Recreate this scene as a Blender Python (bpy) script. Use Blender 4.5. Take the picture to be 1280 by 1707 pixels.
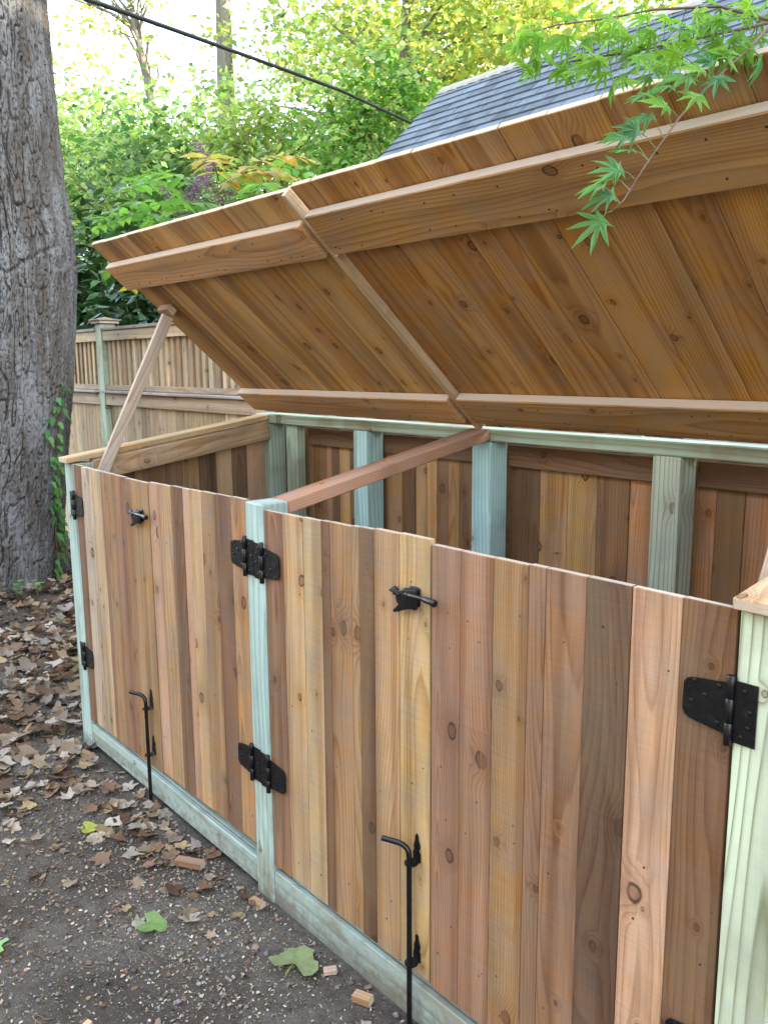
import bpy, bmesh, math, random
import numpy as np
from mathutils import Matrix, Vector

random.seed(7)
rng = np.random.default_rng(11)
for o in list(bpy.data.objects):
    bpy.data.objects.remove(o, do_unlink=True)
SC = bpy.context.scene
COL = SC.collection
R = math.radians

# ------------------------------------------------------------------ camera
CAMPOS = Vector((3.4238, -1.2496, 1.5742))
RIGHT = Vector((0.65150505, 0.75861548, -0.00661227))
UP = Vector((-0.12406913, 0.11514203, 0.98557048))
FWD = Vector((-0.74843037, 0.64128377, -0.16913638))
cam = bpy.data.cameras.new('camera')
cam.sensor_fit = 'HORIZONTAL'
cam.sensor_width = 36.0
cam.lens = 36.0 * 1427.15 / 1280.0
cam.clip_start = 0.02
cam.clip_end = 2000
camo = bpy.data.objects.new('camera', cam)
COL.objects.link(camo)
camo.matrix_world = Matrix(((RIGHT.x, UP.x, -FWD.x, CAMPOS.x), (RIGHT.y, UP.y, -FWD.y, CAMPOS.y),
                            (RIGHT.z, UP.z, -FWD.z, CAMPOS.z), (0, 0, 0, 1)))
SC.camera = camo

# ------------------------------------------------------------------ sky and sun (low sun behind the garage)
SUN_EL, SUN_AZ = R(19), R(50)          # azimuth clockwise from +Y towards +X
w = bpy.data.worlds.new('World')
SC.world = w
w.use_nodes = True
nt = w.node_tree
nt.nodes.clear()
sky = nt.nodes.new('ShaderNodeTexSky')
sky.sky_type = 'NISHITA'
sky.sun_disc = False
sky.sun_elevation = SUN_EL
sky.sun_rotation = SUN_AZ
sky.air_density = 1.0
sky.dust_density = 1.2
sky.ozone_density = 1.0
bg = nt.nodes.new('ShaderNodeBackground')
bg.inputs[1].default_value = 0.12
wo = nt.nodes.new('ShaderNodeOutputWorld')
veil = nt.nodes.new('ShaderNodeMix')          # thin even high cloud whitening the whole sky
veil.data_type = 'RGBA'
veil.blend_type = 'ADD'
veil.inputs[0].default_value = 1.0
nt.links.new(sky.outputs[0], veil.inputs[6])
veil.inputs[7].default_value = (3.0, 3.35, 3.95, 1)
nt.links.new(veil.outputs[2], bg.inputs[0])
nt.links.new(bg.outputs[0], wo.inputs[0])
sd = bpy.data.lights.new('sun', 'SUN')
sd.energy = 5.0
sd.angle = R(0.53)
sd.color = (1.0, 0.9, 0.72)
so = bpy.data.objects.new('sun', sd)
COL.objects.link(so)
sdir = Vector((math.sin(SUN_AZ) * math.cos(SUN_EL), math.cos(SUN_AZ) * math.cos(SUN_EL), math.sin(SUN_EL)))
so.rotation_euler = sdir.to_track_quat('Z', 'Y').to_euler()
so.location = (4, 9, 12)
SC.view_settings.view_transform = 'Standard'
SC.view_settings.look = 'None'
SC.view_settings.gamma = 1.0
SC.view_settings.exposure = 2.65
SC.view_settings.use_white_balance = True
SC.view_settings.white_balance_temperature = 6600
SC.view_settings.white_balance_tint = 8
SC.cycles.use_denoising = True
SC.cycles.max_bounces = 5
SC.cycles.diffuse_bounces = 3
SC.cycles.transmission_bounces = 4
SC.cycles.caustics_reflective = False
SC.cycles.caustics_refractive = False

# ------------------------------------------------------------------ noise (numpy)
def _h(ix, iy, iz, s):
    h = (ix.astype(np.int64) * 374761393 + iy.astype(np.int64) * 668265263 + iz.astype(np.int64) * 1440662683 + s * 1013904223) & 0xffffffff
    h = ((h ^ (h >> 13)) * 1274126177) & 0xffffffff
    h = ((h ^ (h >> 15)) * 2246822519) & 0xffffffff
    return ((h ^ (h >> 16)) & 0xffffff) / 8388607.5 - 1.0
def vnoise(x, y, z=0.0, s=0):
    x, y, z = np.broadcast_arrays(np.asarray(x, float), np.asarray(y, float), np.asarray(z, float))
    ix, iy, iz = np.floor(x), np.floor(y), np.floor(z)
    fx, fy, fz = x - ix, y - iy, z - iz
    fx, fy, fz = [f * f * f * (f * (f * 6 - 15) + 10) for f in (fx, fy, fz)]
    r = 0
    for a in (0, 1):
        for b in (0, 1):
            for c in (0, 1):
                wgt = (fx if a else 1 - fx) * (fy if b else 1 - fy) * (fz if c else 1 - fz)
                r = r + wgt * _h(ix + a, iy + b, iz + c, s)
    return r
def fbm(x, y, z=0.0, o=4, s=0):
    r, a = 0, 1.0
    for k in range(o):
        r = r + a * vnoise(x * 2 ** k, y * 2 ** k, np.asarray(z) * 2 ** k, s + k)
        a *= 0.5
    return r
def sstep(a, b, x):
    t = np.clip((x - a) / (b - a), 0, 1)
    return t * t * (3 - 2 * t)

# ------------------------------------------------------------------ node helpers
class NT:
    def __init__(self, name):
        self.m = bpy.data.materials.new(name)
        self.m.use_nodes = True
        self.t = self.m.node_tree
        self.t.nodes.clear()
        self.out = self.t.nodes.new('ShaderNodeOutputMaterial')
    def n(self, typ, **kw):
        nd = self.t.nodes.new('ShaderNode' + typ)
        for k, v in kw.items():
            setattr(nd, k, v)
        return nd
    def put(self, sock, v):
        if isinstance(v, bpy.types.NodeSocket):
            self.t.links.new(v, sock)
        elif v is not None:
            sock.default_value = v
    def math(self, op, a, b=None, c=None, clamp=False):
        nd = self.n('Math', operation=op, use_clamp=clamp)
        for i, v in enumerate((a, b, c)):
            self.put(nd.inputs[i], v)
        return nd.outputs[0]
    def vmath(self, op, a, b=None):
        nd = self.n('VectorMath', operation=op)
        self.put(nd.inputs[0], a)
        self.put(nd.inputs[1], b)
        return nd.outputs[0]
    def noise(self, vec, scale=1.0, detail=3.0, rough=0.55, dist=0.0):
        nd = self.n('TexNoise')
        self.put(nd.inputs['Vector'], vec)
        nd.inputs['Scale'].default_value = scale
        nd.inputs['Detail'].default_value = detail
        nd.inputs['Roughness'].default_value = rough
        nd.inputs['Distortion'].default_value = dist
        return nd.outputs[0]
    def mix(self, fac, a, b, mode='MIX'):
        nd = self.n('Mix', data_type='RGBA', blend_type=mode)
        nd.clamp_factor = True
        self.put(nd.inputs[0], fac)
        self.put(nd.inputs[6], a)
        self.put(nd.inputs[7], b)
        return nd.outputs[2]
    def ramp(self, fac, stops):
        nd = self.n('ValToRGB')
        els = nd.color_ramp.elements
        while len(els) < len(stops):
            els.new(0.5)
        for e, (p, c) in zip(els, stops):
            e.position = p
            e.color = c if len(c) == 4 else (*c, 1)
        self.put(nd.inputs[0], fac)
        return nd.outputs[0]
    def mrange(self, v, a, b, c=0.0, d=1.0, smooth=False):
        nd = self.n('MapRange')
        if smooth:
            nd.interpolation_type = 'SMOOTHSTEP'
        for i, x in enumerate((v, a, b, c, d)):
            self.put(nd.inputs[i], x)
        return nd.outputs[0]
    def comb(self, x, y, z):
        nd = self.n('CombineXYZ')
        for i, v in enumerate((x, y, z)):
            self.put(nd.inputs[i], v)
        return nd.outputs[0]
    def sep(self, v):
        nd = self.n('SeparateXYZ')
        self.put(nd.inputs[0], v)
        return nd.outputs
    def bump(self, h, strength=0.3, dist=0.001):
        nd = self.n('Bump')
        nd.inputs['Strength'].default_value = strength
        nd.inputs['Distance'].default_value = dist
        self.put(nd.inputs['Height'], h)
        return nd.outputs[0]
    def princ(self, col, rough=0.6, spec=0.3, normal=None, metal=0.0):
        p = self.n('BsdfPrincipled')
        self.put(p.inputs['Base Color'], col)
        self.put(p.inputs['Roughness'], rough)
        self.put(p.inputs['Metallic'], metal)
        self.put(p.inputs['Specular IOR Level'], spec)
        if normal is not None:
            self.t.links.new(normal, p.inputs['Normal'])
        return p.outputs[0]
    def done(self, sh):
        self.t.links.new(sh, self.out.inputs[0])
        return self.m

def wood(name, ring=0.006, contrast=0.35, dark=(0.42, 0.30, 0.22), knot_p=0.62, streak=0.45, knot_col=(0.055, 0.028, 0.015), fiber=0.3, rough=0.72, saw=0.06, stain=0.0, sharp=3.0, edge=0.0, endp=0.6, kx=3.2, mud=0.0):
    """Sawn lumber: growth rings cut by the board (local X is the grain), fibres, knots, heartwood streaks.
    The board's own colour comes from its object colour."""
    N = NT(name)
    oi = N.n('ObjectInfo')
    tc = N.n('TexCoord')
    rnd = oi.outputs['Random']
    r2 = N.math('FRACT', N.math('MULTIPLY', rnd, 17.31))
    r3 = N.math('FRACT', N.math('MULTIPLY', rnd, 91.7))
    x, y, z = N.sep(tc.outputs['Object'])
    X = N.math('ADD', x, N.math('MULTIPLY', rnd, 61.0))
    Yo = N.math('ADD', y, N.math('MULTIPLY', r2, 13.0))
    # knots
    kv = N.n('TexVoronoi', voronoi_dimensions='3D', feature='F1')
    N.put(kv.inputs['Vector'], N.comb(N.math('MULTIPLY', X, kx), N.math('MULTIPLY', Yo, 7.5), N.math('MULTIPLY', z, 1.5)))
    kv.inputs['Scale'].default_value = 1.0
    kd = kv.outputs['Distance']
    kc = N.sep(kv.outputs['Color'])
    kon = N.math('GREATER_THAN', kc[0], knot_p)
    # anisotropic knots get round by using a second, evenly scaled distance
    kp = N.sep(kv.outputs['Position'])
    dx = N.math('SUBTRACT', X, N.math('DIVIDE', kp[0], kx))
    dy = N.math('SUBTRACT', Yo, N.math('DIVIDE', kp[1], 7.5))
    wob = N.math('MULTIPLY', N.math('SUBTRACT', N.noise(N.comb(X, Yo, z), 60.0, 0.0), 0.5), 0.006)
    kr = N.math('ADD', N.math('SQRT', N.math('ADD', N.math('MULTIPLY', N.math('MULTIPLY', dx, dx), 0.55), N.math('MULTIPLY', dy, dy))), wob)
    ksize = N.math('MULTIPLY_ADD', N.math('POWER', kc[1], 2.0), 0.011, 0.0035)
    kin = N.math('MULTIPLY', N.mrange(N.math('DIVIDE', kr, ksize), 0.75, 1.15, 1.0, 0.0, True), kon)
    kfar = N.math('MULTIPLY', N.mrange(N.math('DIVIDE', kr, ksize), 0.8, 5.0, 1.0, 0.0, True), kon)
    # rings
    low = N.noise(N.comb(N.math('MULTIPLY', X, 0.9), N.math('MULTIPLY', Yo, 5.0), N.math('MULTIPLY', z, 5.0)), 1.0, 1.0)
    mid = N.noise(N.comb(N.math('MULTIPLY', X, 5.0), N.math('MULTIPLY', Yo, 40.0), N.math('MULTIPLY', z, 40.0)), 1.0, 0.0)
    yy = N.math('ADD', y, N.math('MULTIPLY', N.math('SUBTRACT', r2, 0.5), 0.16))
    zz = N.math('ADD', z, N.math('MULTIPLY_ADD', r3, 0.11, 0.012))
    rr = N.math('SQRT', N.math('ADD', N.math('MULTIPLY', yy, yy), N.math('MULTIPLY', zz, zz)))
    rr = N.math('ADD', rr, N.math('MULTIPLY', N.math('SUBTRACT', low, 0.5), 0.085))
    rr = N.math('ADD', rr, N.math('MULTIPLY', N.math('SUBTRACT', mid, 0.5), 0.003))
    rr = N.math('ADD', rr, N.math('MULTIPLY', N.math('MULTIPLY', kfar, kfar), 0.014))
    ph = N.math('FRACT', N.math('DIVIDE', rr, ring))
    late = N.math('POWER', ph, sharp)                       # slow rise, sharp fall: late wood
    late = N.math('MULTIPLY', late, N.mrange(ph, 0.9, 1.0, 1.0, 0.0))
    # fibres and broad streaks
    fib = N.noise(N.comb(N.math('MULTIPLY', X, 9.0), N.math('MULTIPLY', Yo, 520.0), N.math('MULTIPLY', z, 520.0)), 1.0, 1.0, 0.65)
    stk = N.noise(N.comb(N.math('MULTIPLY', X, 0.5), N.math('MULTIPLY', Yo, 22.0), N.math('MULTIPLY', z, 12.0)), 1.0, 1.0, 0.6)
    blo = N.noise(N.comb(X, Yo, z), 9.0, 2.0, 0.6)
    sw = N.noise(N.comb(N.math('MULTIPLY', X, 240.0), N.math('MULTIPLY', Yo, 6.0), z), 1.0, 0.0)
    tint = oi.outputs['Color']
    darkt = N.mix(1.0, tint, (*dark, 1), 'MULTIPLY')
    col = N.mix(N.math('MULTIPLY', late, N.math('MULTIPLY', N.mrange(blo, 0.3, 0.7, 0.6, 1.3), contrast)), tint, darkt)
    col = N.mix(N.math('MULTIPLY', N.mrange(stk, 0.42, 0.68, 0.0, 1.0, True), streak), col, N.mix(1.0, col, (0.66, 0.56, 0.50, 1), 'MULTIPLY'))
    val = N.math('ADD', N.math('MULTIPLY', N.math('SUBTRACT', fib, 0.5), fiber), 1.0)
    val = N.math('ADD', val, N.math('MULTIPLY', N.math('SUBTRACT', blo, 0.5), 0.55))
    drift = N.noise(N.comb(N.math('MULTIPLY', X, 1.7), N.math('MULTIPLY', Yo, 11.0), z), 1.0, 1.0)
    val = N.math('ADD', val, N.math('MULTIPLY', N.math('SUBTRACT', drift, 0.5), 0.75))
    val = N.math('ADD', val, N.math('MULTIPLY', N.math('SUBTRACT', sw, 0.5), saw))
    hsv = N.n('HueSaturation')
    N.put(hsv.inputs['Value'], val)
    N.put(hsv.inputs['Saturation'], N.mrange(blo, 0.3, 0.7, 0.88, 1.1))
    N.put(hsv.inputs['Color'], col)
    col = hsv.outputs[0]
    if stain:
        st = N.noise(N.comb(N.math('MULTIPLY', X, 2.5), N.math('MULTIPLY', Yo, 7.0), z), 1.0, 4.0, 0.6, 0.6)
        col = N.mix(N.math('MULTIPLY', N.mrange(st, 0.5, 0.66, 0.0, 1.0, True), stain), col, N.mix(0.75, col, (0.20, 0.14, 0.07, 1)))
    col = N.mix(N.math('MULTIPLY', kfar, 0.35), col, N.mix(1.0, col, (0.62, 0.45, 0.33, 1), 'MULTIPLY'))
    kring = N.math('MULTIPLY_ADD', N.math('SINE', N.math('MULTIPLY', kr, 2200.0)), 0.22, 0.58)
    heart = N.mix(0.45, N.mix(1.0, col, (0.62, 0.50, 0.42, 1), 'MULTIPLY'), (*knot_col, 1))
    col = N.mix(N.math('MULTIPLY', kin, kring), col, heart)
    kband = N.math('MULTIPLY', N.mrange(N.math('ABSOLUTE', N.math('SUBTRACT', N.math('DIVIDE', kr, ksize), 0.95)), 0.06, 0.30, 1.0, 0.0, True), kon)
    col = N.mix(N.math('MULTIPLY', kband, N.mrange(mid, 0.3, 0.6, 0.25, 0.9)), col, (*knot_col, 1))
    # paler sawn ends; sky light painted into the colour of ends and edges
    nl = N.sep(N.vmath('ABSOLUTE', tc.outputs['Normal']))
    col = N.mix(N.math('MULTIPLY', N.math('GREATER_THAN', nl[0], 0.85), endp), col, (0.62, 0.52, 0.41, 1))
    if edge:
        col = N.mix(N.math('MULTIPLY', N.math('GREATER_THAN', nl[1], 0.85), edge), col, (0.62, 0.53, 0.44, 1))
    if mud:                                               # mud splashed on the feet
        gp = N.sep(N.n('NewGeometry').outputs['Position'])
        spl = N.noise(N.n('NewGeometry').outputs['Position'], 34.0, 3.0, 0.7)
        mk_ = N.mrange(N.math('ADD', gp[2], N.math('MULTIPLY', N.math('SUBTRACT', spl, 0.5), 0.26)), -0.02, 0.10, mud, 0.0, True)
        col = N.mix(mk_, col, (0.13, 0.10, 0.075, 1))
    hgt = N.math('ADD', N.math('MULTIPLY', fib, 0.7), N.math('ADD', N.math('MULTIPLY', late, 0.6), N.math('MULTIPLY', sw, 0.25)))
    nrm = N.bump(hgt, 0.35, 0.0012)
    return N.done(N.princ(col, N.math('MULTIPLY_ADD', fib, 0.2, rough - 0.1), 0.25, nrm))

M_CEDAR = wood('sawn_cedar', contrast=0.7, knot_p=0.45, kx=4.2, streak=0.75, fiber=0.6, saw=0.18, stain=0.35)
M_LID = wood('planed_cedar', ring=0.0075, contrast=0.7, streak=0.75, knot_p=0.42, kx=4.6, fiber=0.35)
M_BATTEN = wood('planed_batten', ring=0.008, contrast=0.75, streak=0.6, knot_p=0.5, fiber=0.35, edge=0.6, endp=0.1)  # narrow edges painted pale, as if lit by the sky
M_PT = wood('treated_pine', ring=0.017, contrast=0.7, dark=(0.38, 0.33, 0.22), knot_p=0.66, streak=0.2, fiber=0.22, knot_col=(0.07, 0.045, 0.02), stain=0.7, endp=0.1, mud=0.7)

M_PT2 = wood('treated_pine_wide_grain', ring=0.014, contrast=1.25, sharp=5.0, dark=(0.27, 0.25, 0.14), knot_p=0.45, streak=0.15, fiber=0.2, knot_col=(0.09, 0.06, 0.03), stain=0.3, endp=0.1, mud=0.6)

def simple(name, col, rough=0.6, spec=0.4, bump_scale=None, bump_s=0.2, var=0.0, metal=0.0, bdist=0.001):
    N = NT(name)
    tc = N.n('TexCoord')
    c = (*col, 1)
    nrm = None
    if var:
        f = N.noise(tc.outputs['Object'], 14.0, 4.0)
        c = N.mix(N.mrange(f, 0.3, 0.7, 0, 1), (*[v * (1 - var) for v in col], 1), (*[v * (1 + var) for v in col], 1))
    if bump_scale:
        nrm = N.bump(N.noise(tc.outputs['Object'], bump_scale, 3.0), bump_s, bdist)
    return N.done(N.princ(c, rough, spec, nrm, metal))

def black_metal():
    N = NT('black_powder_coat')
    tc = N.n('TexCoord')
    a = N.noise(tc.outputs['Object'], 420.0, 2.0)
    d = N.noise(tc.outputs['Object'], 60.0, 4.0, 0.7)
    col = N.mix(N.mrange(d, 0.6, 0.72, 0, 0.5), (0.004, 0.004, 0.005, 1), (0.03, 0.028, 0.026, 1))
    return N.done(N.princ(col, N.mrange(d, 0.3, 0.7, 0.22, 0.42), 0.45, N.bump(a, 0.25, 0.0005)))
M_BLACK = black_metal()
M_SCREW = simple('dark_nail', (0.035, 0.028, 0.024), 0.5, 0.4)
M_CABLE = simple('cable_rubber', (0.018, 0.017, 0.017), 0.6, 0.3, 200.0, 0.3)

def leaf_mat(name, source='attr', transl=0.5, rough=0.45, spec=0.35, veins=False, tr_boost=(1.25, 1.3, 0.7)):
    N = NT(name)
    tc = N.n('TexCoord')
    if source == 'attr':
        at = N.n('Attribute', attribute_name='Col')
        col = at.outputs['Color']
    else:
        col = N.n('ObjectInfo').outputs['Color']
    f = N.noise(tc.outputs['Object'], 45.0 if veins else 9.0, 4.0, 0.65)
    hsv = N.n('HueSaturation')
    N.put(hsv.inputs['Value'], N.mrange(f, 0.25, 0.75, 0.72, 1.28))
    N.put(hsv.inputs['Hue'], N.mrange(f, 0.25, 0.75, 0.488, 0.512))
    N.put(hsv.inputs['Color'], col)
    c = hsv.outputs[0]
    nrm = None
    if veins:
        nrm = N.bump(f, 0.5, 0.002)
    p = N.princ(c, rough, spec, nrm)
    if transl <= 0:
        return N.done(p)
    tr = N.n('BsdfTranslucent')
    N.put(tr.inputs[0], N.mix(1.0, c, (*tr_boost, 1), 'MULTIPLY'))
    ms = N.n('MixShader')
    ms.inputs[0].default_value = transl
    N.t.links.new(p, ms.inputs[1])
    N.t.links.new(tr.outputs[0], ms.inputs[2])
    return N.done(ms.outputs[0])
M_LEAF = leaf_mat('tree_leaf')
M_GLOSSY = leaf_mat('laurel_leaf', transl=0.22, rough=0.28, spec=0.5)
M_MAPLE = leaf_mat('maple_leaf', source='obj', transl=0.5, rough=0.4, veins=True)
M_IVY = leaf_mat('ivy_leaf', source='obj', transl=0.3, rough=0.4, veins=True)
M_DEAD = leaf_mat('dead_leaf', source='obj', transl=0.12, rough=0.75, spec=0.15, veins=True, tr_boost=(1, 0.9, 0.7))
M_DEADS = leaf_mat('dead_leaf_litter', source='attr', transl=0.12, rough=0.75, spec=0.15, veins=True, tr_boost=(1, 0.9, 0.7))

def bark_mat(name, base=(0.095, 0.080, 0.068), grey=(0.185, 0.180, 0.176), dark=(0.028, 0.023, 0.019), vs=1.0):
    N = NT(name)
    tc = N.n('TexCoord')
    x, y, z = N.sep(tc.outputs['Object'])
    v = N.comb(x, y, N.math('MULTIPLY', z, 0.16))
    a = N.noise(v, 9.0 * vs, 5.0, 0.65)
    b = N.noise(v, 70.0 * vs, 4.0, 0.7)
    c3 = N.noise(tc.outputs['Object'], 2.6 * vs, 3.0)
    col = N.mix(N.mrange(a, 0.40, 0.66, 0, 1, True), (*base, 1), (*grey, 1))
    col = N.mix(N.mrange(b, 0.56, 0.74, 0, 0.75, True), col, (*dark, 1))
    col = N.mix(N.mrange(c3, 0.52, 0.72, 0, 0.45, True), col, (*[v_ * 0.55 for v_ in base], 1))
    # pale lichen flecks
    l = N.noise(tc.outputs['Object'], 150.0, 2.0)
    col = N.mix(N.mrange(l, 0.70, 0.76, 0, 0.6, True), col, (0.5, 0.5, 0.5, 1))
    h = N.math('ADD', N.math('MULTIPLY', a, 0.5), b)
    return N.done(N.princ(col, 0.85, 0.15, N.bump(h, 1.0, 0.010)))
M_BARK = bark_mat('furrowed_bark')
M_BARK2 = bark_mat('distant_bark', (0.16, 0.13, 0.10), (0.26, 0.24, 0.2), vs=0.6)
M_TWIG = simple('twig_bark', (0.13, 0.085, 0.06), 0.75, 0.2, 180.0, 0.4, var=0.4)
M_STEMG = simple('green_stem', (0.14, 0.16, 0.05), 0.6, 0.3, var=0.3)

def soil():
    N = NT('soil')
    tc = N.n('TexCoord')
    P = tc.outputs['Object']
    a = N.noise(P, 2.2, 5.0, 0.6)
    b = N.noise(P, 26.0, 5.0, 0.7)
    c = N.noise(P, 160.0, 3.0, 0.7)
    col = N.mix(N.mrange(a, 0.35, 0.65, 0, 1, True), (0.085, 0.069, 0.055, 1), (0.165, 0.138, 0.112, 1))
    col = N.mix(N.mrange(b, 0.35, 0.7, 0, 0.7), col, (0.050, 0.039, 0.030, 1))
    vo = N.n('TexVoronoi', feature='F1')
    N.put(vo.inputs['Vector'], P)
    vo.inputs['Scale'].default_value = 95.0
    cc = N.sep(vo.outputs['Color'])
    bit = N.math('MULTIPLY', N.math('LESS_THAN', vo.outputs['Distance'], 0.30), N.math('GREATER_THAN', cc[0], 0.62))
    bcol = N.ramp(cc[1], [(0.0, (0.19, 0.155, 0.12)), (0.5, (0.10, 0.078, 0.06)), (1.0, (0.27, 0.24, 0.20))])
    col = N.mix(N.math('MULTIPLY', bit, 0.75), col, bcol)
    h = N.math('ADD', N.math('MULTIPLY', b, 1.0), N.math('ADD', N.math('MULTIPLY', c, 0.5), N.math('MULTIPLY', bit, 0.4)))
    return N.done(N.princ(col, 0.95, 0.1, N.bump(h, 1.0, 0.02)))
M_SOIL = soil()

def shingle_mat():
    N = NT('asphalt_shingle')
    tc = N.n('TexCoord')
    oi = N.n('ObjectInfo')
    a = N.noise(tc.outputs['Object'], 320.0, 2.0, 0.7)
    b = N.noise(N.vmath('ADD', tc.outputs['Object'], oi.outputs['Location']), 5.0, 4.0)
    v = N.math('ADD', N.math('MULTIPLY', N.math('SUBTRACT', oi.outputs['Random'], 0.5), 0.16), 0.17)
    col = N.mix(N.mrange(a, 0.3, 0.7, 0, 1), (0.08, 0.093, 0.11, 1), (0.20, 0.225, 0.255, 1))
    hsv = N.n('HueSaturation')
    N.put(hsv.inputs['Value'], N.math('ADD', N.math('MULTIPLY', v, 2.6), N.math('MULTIPLY', b, 0.9)))
    N.put(hsv.inputs['Color'], col)
    return N.done(N.princ(hsv.outputs[0], 0.92, 0.15, N.bump(a, 0.5, 0.002)))
M_SHINGLE = shingle_mat()
M_RIDGE = simple('ridge_shingle', (0.30, 0.27, 0.22), 0.9, 0.15, 200.0, 0.5, var=0.25)
M_TRIM = simple('painted_trim', (0.62, 0.58, 0.50), 0.6, 0.3, var=0.08)
M_SIDING = simple('painted_siding', (0.50, 0.47, 0.42), 0.7, 0.3, var=0.08)

# ------------------------------------------------------------------ object helpers
WM = {}
def link(o, parent, M):
    COL.objects.link(o)
    if parent is not None:
        o.parent = parent
        o.matrix_basis = WM[parent.name].inverted() @ M
    else:
        o.matrix_basis = M
    WM[o.name] = M.copy()
    return o
def T(x, y=None, z=None):
    return Matrix.Translation(Vector(x) if y is None else Vector((x, y, z)))
def tag(o, label=None, cat=None, group=None, kind=None):
    if label: o['label'] = label
    if cat: o['category'] = cat
    if group: o['group'] = group
    if kind: o['kind'] = kind
    return o
def empty(name, loc, parent=None):
    o = bpy.data.objects.new(name, None)
    o.empty_display_size = 0.1
    return link(o, parent, T(loc))
def mk(name, verts, faces, mat, parent=None, M=None, smooth=False, color=None):
    me = bpy.data.meshes.new(name)
    me.from_pydata([tuple(v) for v in verts], [], [tuple(f) for f in faces])
    me.materials.append(mat)
    if smooth:
        me.polygons.foreach_set('use_smooth', [True] * len(me.polygons))
    o = bpy.data.objects.new(name, me)
    if color is not None:
        o.color = (*color, 1)
    return link(o, parent, M or Matrix.Identity(4))
def inst(name, me, parent, M, color=None):
    o = bpy.data.objects.new(name, me)
    if color is not None:
        o.color = (*color, 1)
    return link(o, parent, M)
def big(name, V, F, mat, cols=None, parent=None, M=None, smooth=False):
    """V (n,3), F (m,k) arrays of equal-sized faces."""
    me = bpy.data.meshes.new(name)
    V = np.asarray(V, np.float32)
    F = np.asarray(F, np.int32)
    m, k = F.shape
    me.vertices.add(len(V))
    me.vertices.foreach_set('co', V.ravel())
    me.loops.add(m * k)
    me.loops.foreach_set('vertex_index', F.ravel())
    me.polygons.add(m)
    me.polygons.foreach_set('loop_start', np.arange(0, m * k, k, dtype=np.int32))
    if smooth:
        me.polygons.foreach_set('use_smooth', np.ones(m, bool))
    if cols is not None:
        at = me.color_attributes.new('Col', 'FLOAT_COLOR', 'POINT')
        c = np.ones((len(V), 4), np.float32)
        c[:, :3] = cols
        at.data.foreach_set('color', c.ravel())
    me.update(calc_edges=True)
    me.validate()
    me.materials.append(mat)
    o = bpy.data.objects.new(name, me)
    return link(o, parent, M or Matrix.Identity(4))

def box_bm(bm, sx, sy, sz, c=(0, 0, 0), bev=0.0):
    r = bmesh.ops.create_cube(bm, size=1.0)
    bmesh.ops.scale(bm, vec=(sx, sy, sz), verts=r['verts'])
    bmesh.ops.translate(bm, vec=c, verts=r['verts'])
    if bev:
        es = list({e for v in r['verts'] for e in v.link_edges})
        bmesh.ops.bevel(bm, geom=es, offset=bev, segments=1, affect='EDGES', profile=0.5)
_bc = {}
def board_mesh(L, W, Th, bev, mat):
    k = (round(L, 4), round(W, 4), round(Th, 4), bev, mat.name)
    if k not in _bc:
        bm = bmesh.new()
        box_bm(bm, L, W, Th, bev=bev)
        me = bpy.data.meshes.new('board')
        bm.to_mesh(me)
        bm.free()
        me.materials.append(mat)
        _bc[k] = me
    return _bc[k]
def frame(o, xd, yd):
    xd = Vector(xd).normalized()
    yd = Vector(yd)
    yd = (yd - xd * yd.dot(xd)).normalized()
    zd = xd.cross(yd)
    return Matrix(((xd.x, yd.x, zd.x, o[0]), (xd.y, yd.y, zd.y, o[1]), (xd.z, yd.z, zd.z, o[2]), (0, 0, 0, 1)))
def plank(name, c, xd, yd, L, W, Th, col, mat, parent, bev=0.0015):
    """local X = length (grain), local Y = width, local Z = thickness"""
    return inst(name, board_mesh(L, W, Th, bev, mat), parent, frame(c, xd, yd), col)
UPV, XV, YV = (0, 0, 1), (1, 0, 0), (0, 1, 0)
def vplank(name, x0, x1, y0, y1, z0, z1, col, mat, parent, bev=0.0015):
    """upright board: length z, width x, thickness y"""
    return plank(name, ((x0 + x1) / 2, (y0 + y1) / 2, (z0 + z1) / 2), UPV, XV, z1 - z0, x1 - x0, y1 - y0, col, mat, parent, bev)
def tube(pts, rad, seg=8, cap=True):
    pts = [Vector(p) for p in pts]
    if not hasattr(rad, '__len__'):
        rad = [rad] * len(pts)
    V, F = [], []
    ref = Vector((0.3, 0.2, 1)).normalized()
    for i, p in enumerate(pts):
        d = (pts[min(i + 1, len(pts) - 1)] - pts[max(i - 1, 0)]).normalized()
        if abs(d.dot(ref)) > 0.95:
            rf = Vector((1, 0.1, 0))
        else:
            rf = ref
        a = d.cross(rf).normalized()
        b = d.cross(a)
        for k in range(seg):
            t = 2 * math.pi * k / seg
            V.append(p + (a * math.cos(t) + b * math.sin(t)) * rad[i])
    for i in range(len(pts) - 1):
        for k in range(seg):
            k2 = (k + 1) % seg
            F.append((i * seg + k, i * seg + k2, (i + 1) * seg + k2, (i + 1) * seg + k))
    if cap:
        F.append(tuple(range(seg - 1, -1, -1)))
        n = (len(pts) - 1) * seg
        F.append(tuple(range(n, n + seg)))
    return V, F
def merge(*parts):
    V, F = [], []
    for v, f in parts:
        n = len(V)
        V += list(v)
        F += [tuple(i + n for i in q) for q in f]
    return V, F
def extrude_poly(pts, th):
    """outline in local XZ, thickness along -Y (towards the viewer) from 0"""
    n = len(pts)
    V = [(x, 0, z) for x, z in pts] + [(x, -th, z) for x, z in pts]
    F = [tuple(range(n)), tuple(range(2 * n - 1, n - 1, -1))]
    F += [(i, i + n, (i + 1) % n + n, (i + 1) % n) for i in range(n)]
    return V, F
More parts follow.
